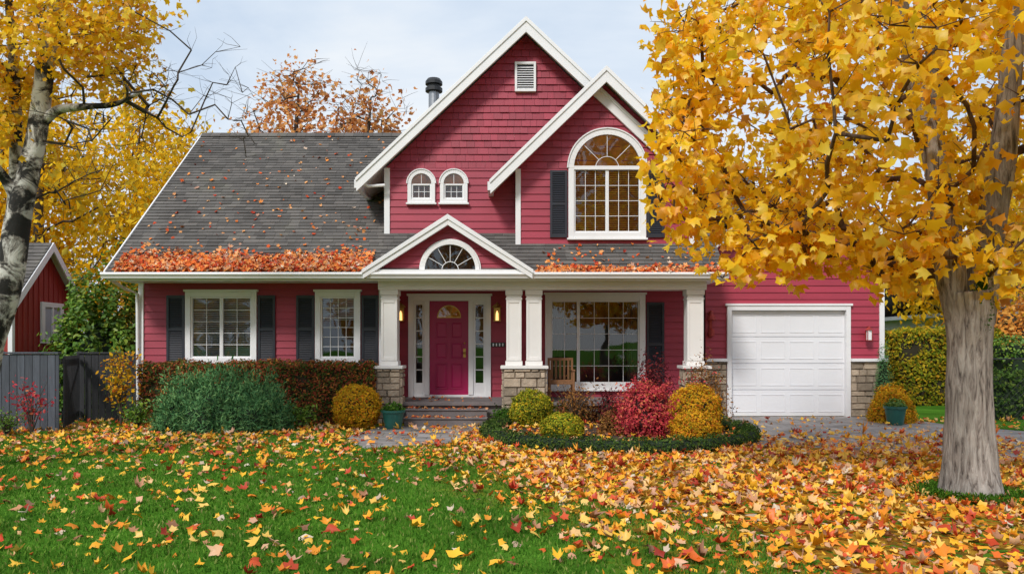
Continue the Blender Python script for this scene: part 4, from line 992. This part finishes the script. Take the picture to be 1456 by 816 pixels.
# moss in the fork and at the foot
n=1500; base=np.array(tr[0][0][0]); fk=np.array(q(1381,430))-base+np.array([0,-.2,0])
P=fk+rng.normal(0,1,(n,3))*np.array([.035,.02,.12]); M['lf_moss']=leafmat('moss_tufts',[(0,(.03,.09,.01)),(1,(.09,.2,.02))],.1,.3,8)
leaves('moss',P,rng.normal(size=(n,3))+np.array([0,-1,.3]),.03,'ovate','lf_moss',mt)
n=2200; a=rng.uniform(0,6.283,n); rr=.34+np.abs(rng.normal(0,.12,n)); P=np.c_[np.cos(a)*rr,np.sin(a)*rr,-base[2]+.03+.06*rng.random(n)]
leaves('moss_at_foot',P,rng.normal(size=(n,3))+np.array([0,0,.6]),.06,'needle','lf_moss',mt,tang=np.c_[rng.normal(0,.5,n),rng.normal(0,.5,n),np.ones(n)])
TD=10.
tr=[([q(-75,680),q(-55,600),q(-16,490),q(12,400),q(26,310),q(50,200),q(64,100),q(80,0),q(92,-130)],[.24,.21,.185,.165,.145,.125,.11,.085,.04]),
    ([q(-30,540,.2),q(-14,400,.3),q(0,250,.3),q(0,120,.3),q(-8,0,.3),q(-20,-150,.3)],[.11,.09,.075,.07,.05,.03]),
    ([q(52,185),q(80,158),q(120,152),q(165,148),q(205,128)],[.07,.06,.045,.03,.015]),
    ([q(30,300),q(12,262),q(4,235,-.2),q(-10,200,-.3)],[.08,.07,.05,.03])]
tg=[(PX(random.uniform(-90,160),10),random.uniform(8.8,11.5),PZ(random.uniform(-160,100),10)) for _ in range(150)]
tg+=[(PX(random.uniform(120,235),10),random.uniform(9,11),PZ(random.uniform(-100,105),10)) for _ in range(26)]
tg+=[(PX(random.uniform(-60,30),10),random.uniform(9.6,11),PZ(random.uniform(95,200),10)) for _ in range(14)]
bare=[(PX(random.uniform(110,350),10),random.uniform(9.3,11.),PZ(random.uniform(60,210),10)) for _ in range(54)]+[(PX(random.uniform(60,190),10),random.uniform(9.3,10.6),PZ(random.uniform(170,290),10)) for _ in range(20)]
nodes_tree('birch_tree',tr,tg,bare,.32,62,.17,.12,'lf_yellow','birch','twig',shape='maple',tip=.0045,n_trunk=16,rough=.12,droop=.5,wig=.3)
def bgtree(name,x,y,h,cr,cz,nt_,ln,ls,leaf,bare_n=0,sig=.45,hol=.1,shape='rhomb',twigs=1):
    T=[([(x,y,0),(x+.1,y,h*.3),(x-.1,y,h*.6),(x+.15,y,h*.93)],[.28,.22,.14,.03])]
    t=ell(nt_,(x,y,cz),cr,2.,hollow=hol); b=ell(bare_n,(x,y,cz+.5),(cr[0]*1.05,cr[1],cr[2]*1.1),2.,hollow=.5) if bare_n else []
    return nodes_tree(name,T,t,b,.9,ln,sig,ls,leaf,'twig','twig',shape=shape,tip=.012,n_trunk=8,rough=.05,droop=.3,twigs=twigs)
bgtree('yellow_birch_tree',-15.2,25,9.5,(3.3,2.6,4.2),5.6,120,80,.26,'lf_bgyellow',10)
bgtree('yellow_birch_tree',-18.5,27,11,(3.6,2.6,5.4),6.6,110,80,.28,'lf_bgyellow',6)
bgtree('yellow_birch_tree',-12.4,30,9,(3.2,2.4,4.0),5.6,110,80,.26,'lf_bgyellow',10)
bgtree('yellow_birch_tree',-16.5,34,12.,(4.8,2.4,4.),8.2,100,80,.30,'lf_bgyellow',30,twigs=2)
bgtree('orange_tree',-9.9,33,11.2,(3.0,2.2,3.4),7.6,66,48,.26,'lf_bgorange',50,.5,twigs=2)
bgtree('rust_oak_tree',-8.4,30,12.6,(2.0,1.6,4.2),8.5,100,46,.25,'lf_rust',30,.38,shape='maple',twigs=2)
bgtree('rust_oak_tree',-5.8,31,12.4,(1.8,1.6,3.7),8.5,84,44,.25,'lf_rust',30,.38,shape='maple',twigs=2)
bgtree('yellow_birch_tree',16.5,27,9,(3.0,2.4,3.7),5.4,80,70,.28,'lf_bgyellow',8)
bgtree('orange_tree',22.5,32,10,(3.6,2.4,4.2),5.6,70,60,.30,'lf_bgorange',8)
bgtree('yellow_birch_tree',11.5,31,9.5,(3.6,2.4,3.7),6.,60,60,.28,'lf_bgyellow',8)
C=[]
for i in range(60):
    x=-75+i*2.6+random.uniform(-1,1); y=random.uniform(44,54); r=random.uniform(2,3.6); zc=random.uniform(2,4.2)
    d=rng.normal(size=(380,3)); d/=np.linalg.norm(d,axis=1,keepdims=True); C.append(d*rng.uniform(.6,1,(380,1))*np.array([r,r,r*1.2])+np.array([x,y,zc]))
C=np.concatenate(C); leaves('distant_trees',C,rng.normal(size=C.shape),.6,'rhomb','lf_bgorange',None)
# trees on the far side of the street, behind the viewpoint (mirrored in the window glass)
for x,y,h,lf in ((-19,-17,11,'lf_bgyellow'),(-9,-20,12,'lf_bgorange'),(-1,-19,13,'lf_bgorange'),(6.5,-18,17,'lf_bgorange'),(17,-18,12,'lf_bgyellow')):
    bgtree('street_tree',x,y,h,(4,2.6,h*.42),h*.58,56,34,.75,lf,0,.8,twigs=0)

# ================================================================== LIGHT / WORLD / CAMERA
w=bpy.data.worlds.new('World'); scene.world=w; w.use_nodes=True; t=w.node_tree; ns,ls=t.nodes,t.links; ns.clear()
sky=N(ns,'ShaderNodeTexSky',sky_type='NISHITA'); sky.sun_disc=False; sky.sun_elevation=math.radians(42); sky.sun_rotation=math.radians(208)
tc=N(ns,'ShaderNodeTexCoord'); mp=N(ns,'ShaderNodeMapping'); mp.inputs['Scale'].default_value=(1,1,2.6); ls.new(tc.outputs['Generated'],mp.inputs[0])
n1=N(ns,'ShaderNodeTexNoise',i_Scale=2.1,i_Detail=6.,i_Roughness=.55,i_Distortion=.3); ls.new(mp.outputs[0],n1.inputs['Vector'])
cl=ramp(ns,[(.34,(6.0,7.2,8.8)),(.5,(7.6,8.5,9.6)),(.64,(9.2,9.6,10.0))]); ls.new(n1.outputs[0],cl.inputs[0])
mixv=mixc(ns,ls,.92,sky.outputs[0],cl.outputs[0])
bg=N(ns,'ShaderNodeBackground',i_Strength=.103); ls.new(mixv,bg.inputs[0]); wo=N(ns,'ShaderNodeOutputWorld'); ls.new(bg.outputs[0],wo.inputs[0])
sd=bpy.data.lights.new('sun','SUN'); sd.energy=2.7; sd.angle=math.radians(12); sd.color=(1,.96,.90)
so=bpy.data.objects.new('sun',sd); scene.collection.objects.link(so)
az_=math.radians(208); el=math.radians(42); dv=Vector((math.sin(az_)*math.cos(el),math.cos(az_)*math.cos(el),math.sin(el)))
so.rotation_euler=dv.to_track_quat('Z','Y').to_euler()
cam=bpy.data.cameras.new('camera'); co=bpy.data.objects.new('camera',cam); scene.collection.objects.link(co)
co.location=(0,0,EYE); co.rotation_euler=(math.radians(90),0,0); cam.sensor_width=36; cam.lens=36*1100/1456; cam.shift_y=(491-408)/1456; cam.clip_end=2000
scene.camera=co
scene.view_settings.view_transform='Standard'; scene.view_settings.look='None'; scene.view_settings.exposure=0
print('polys',sum(len(o.data.polygons) for o in scene.objects if o.type=='MESH'))
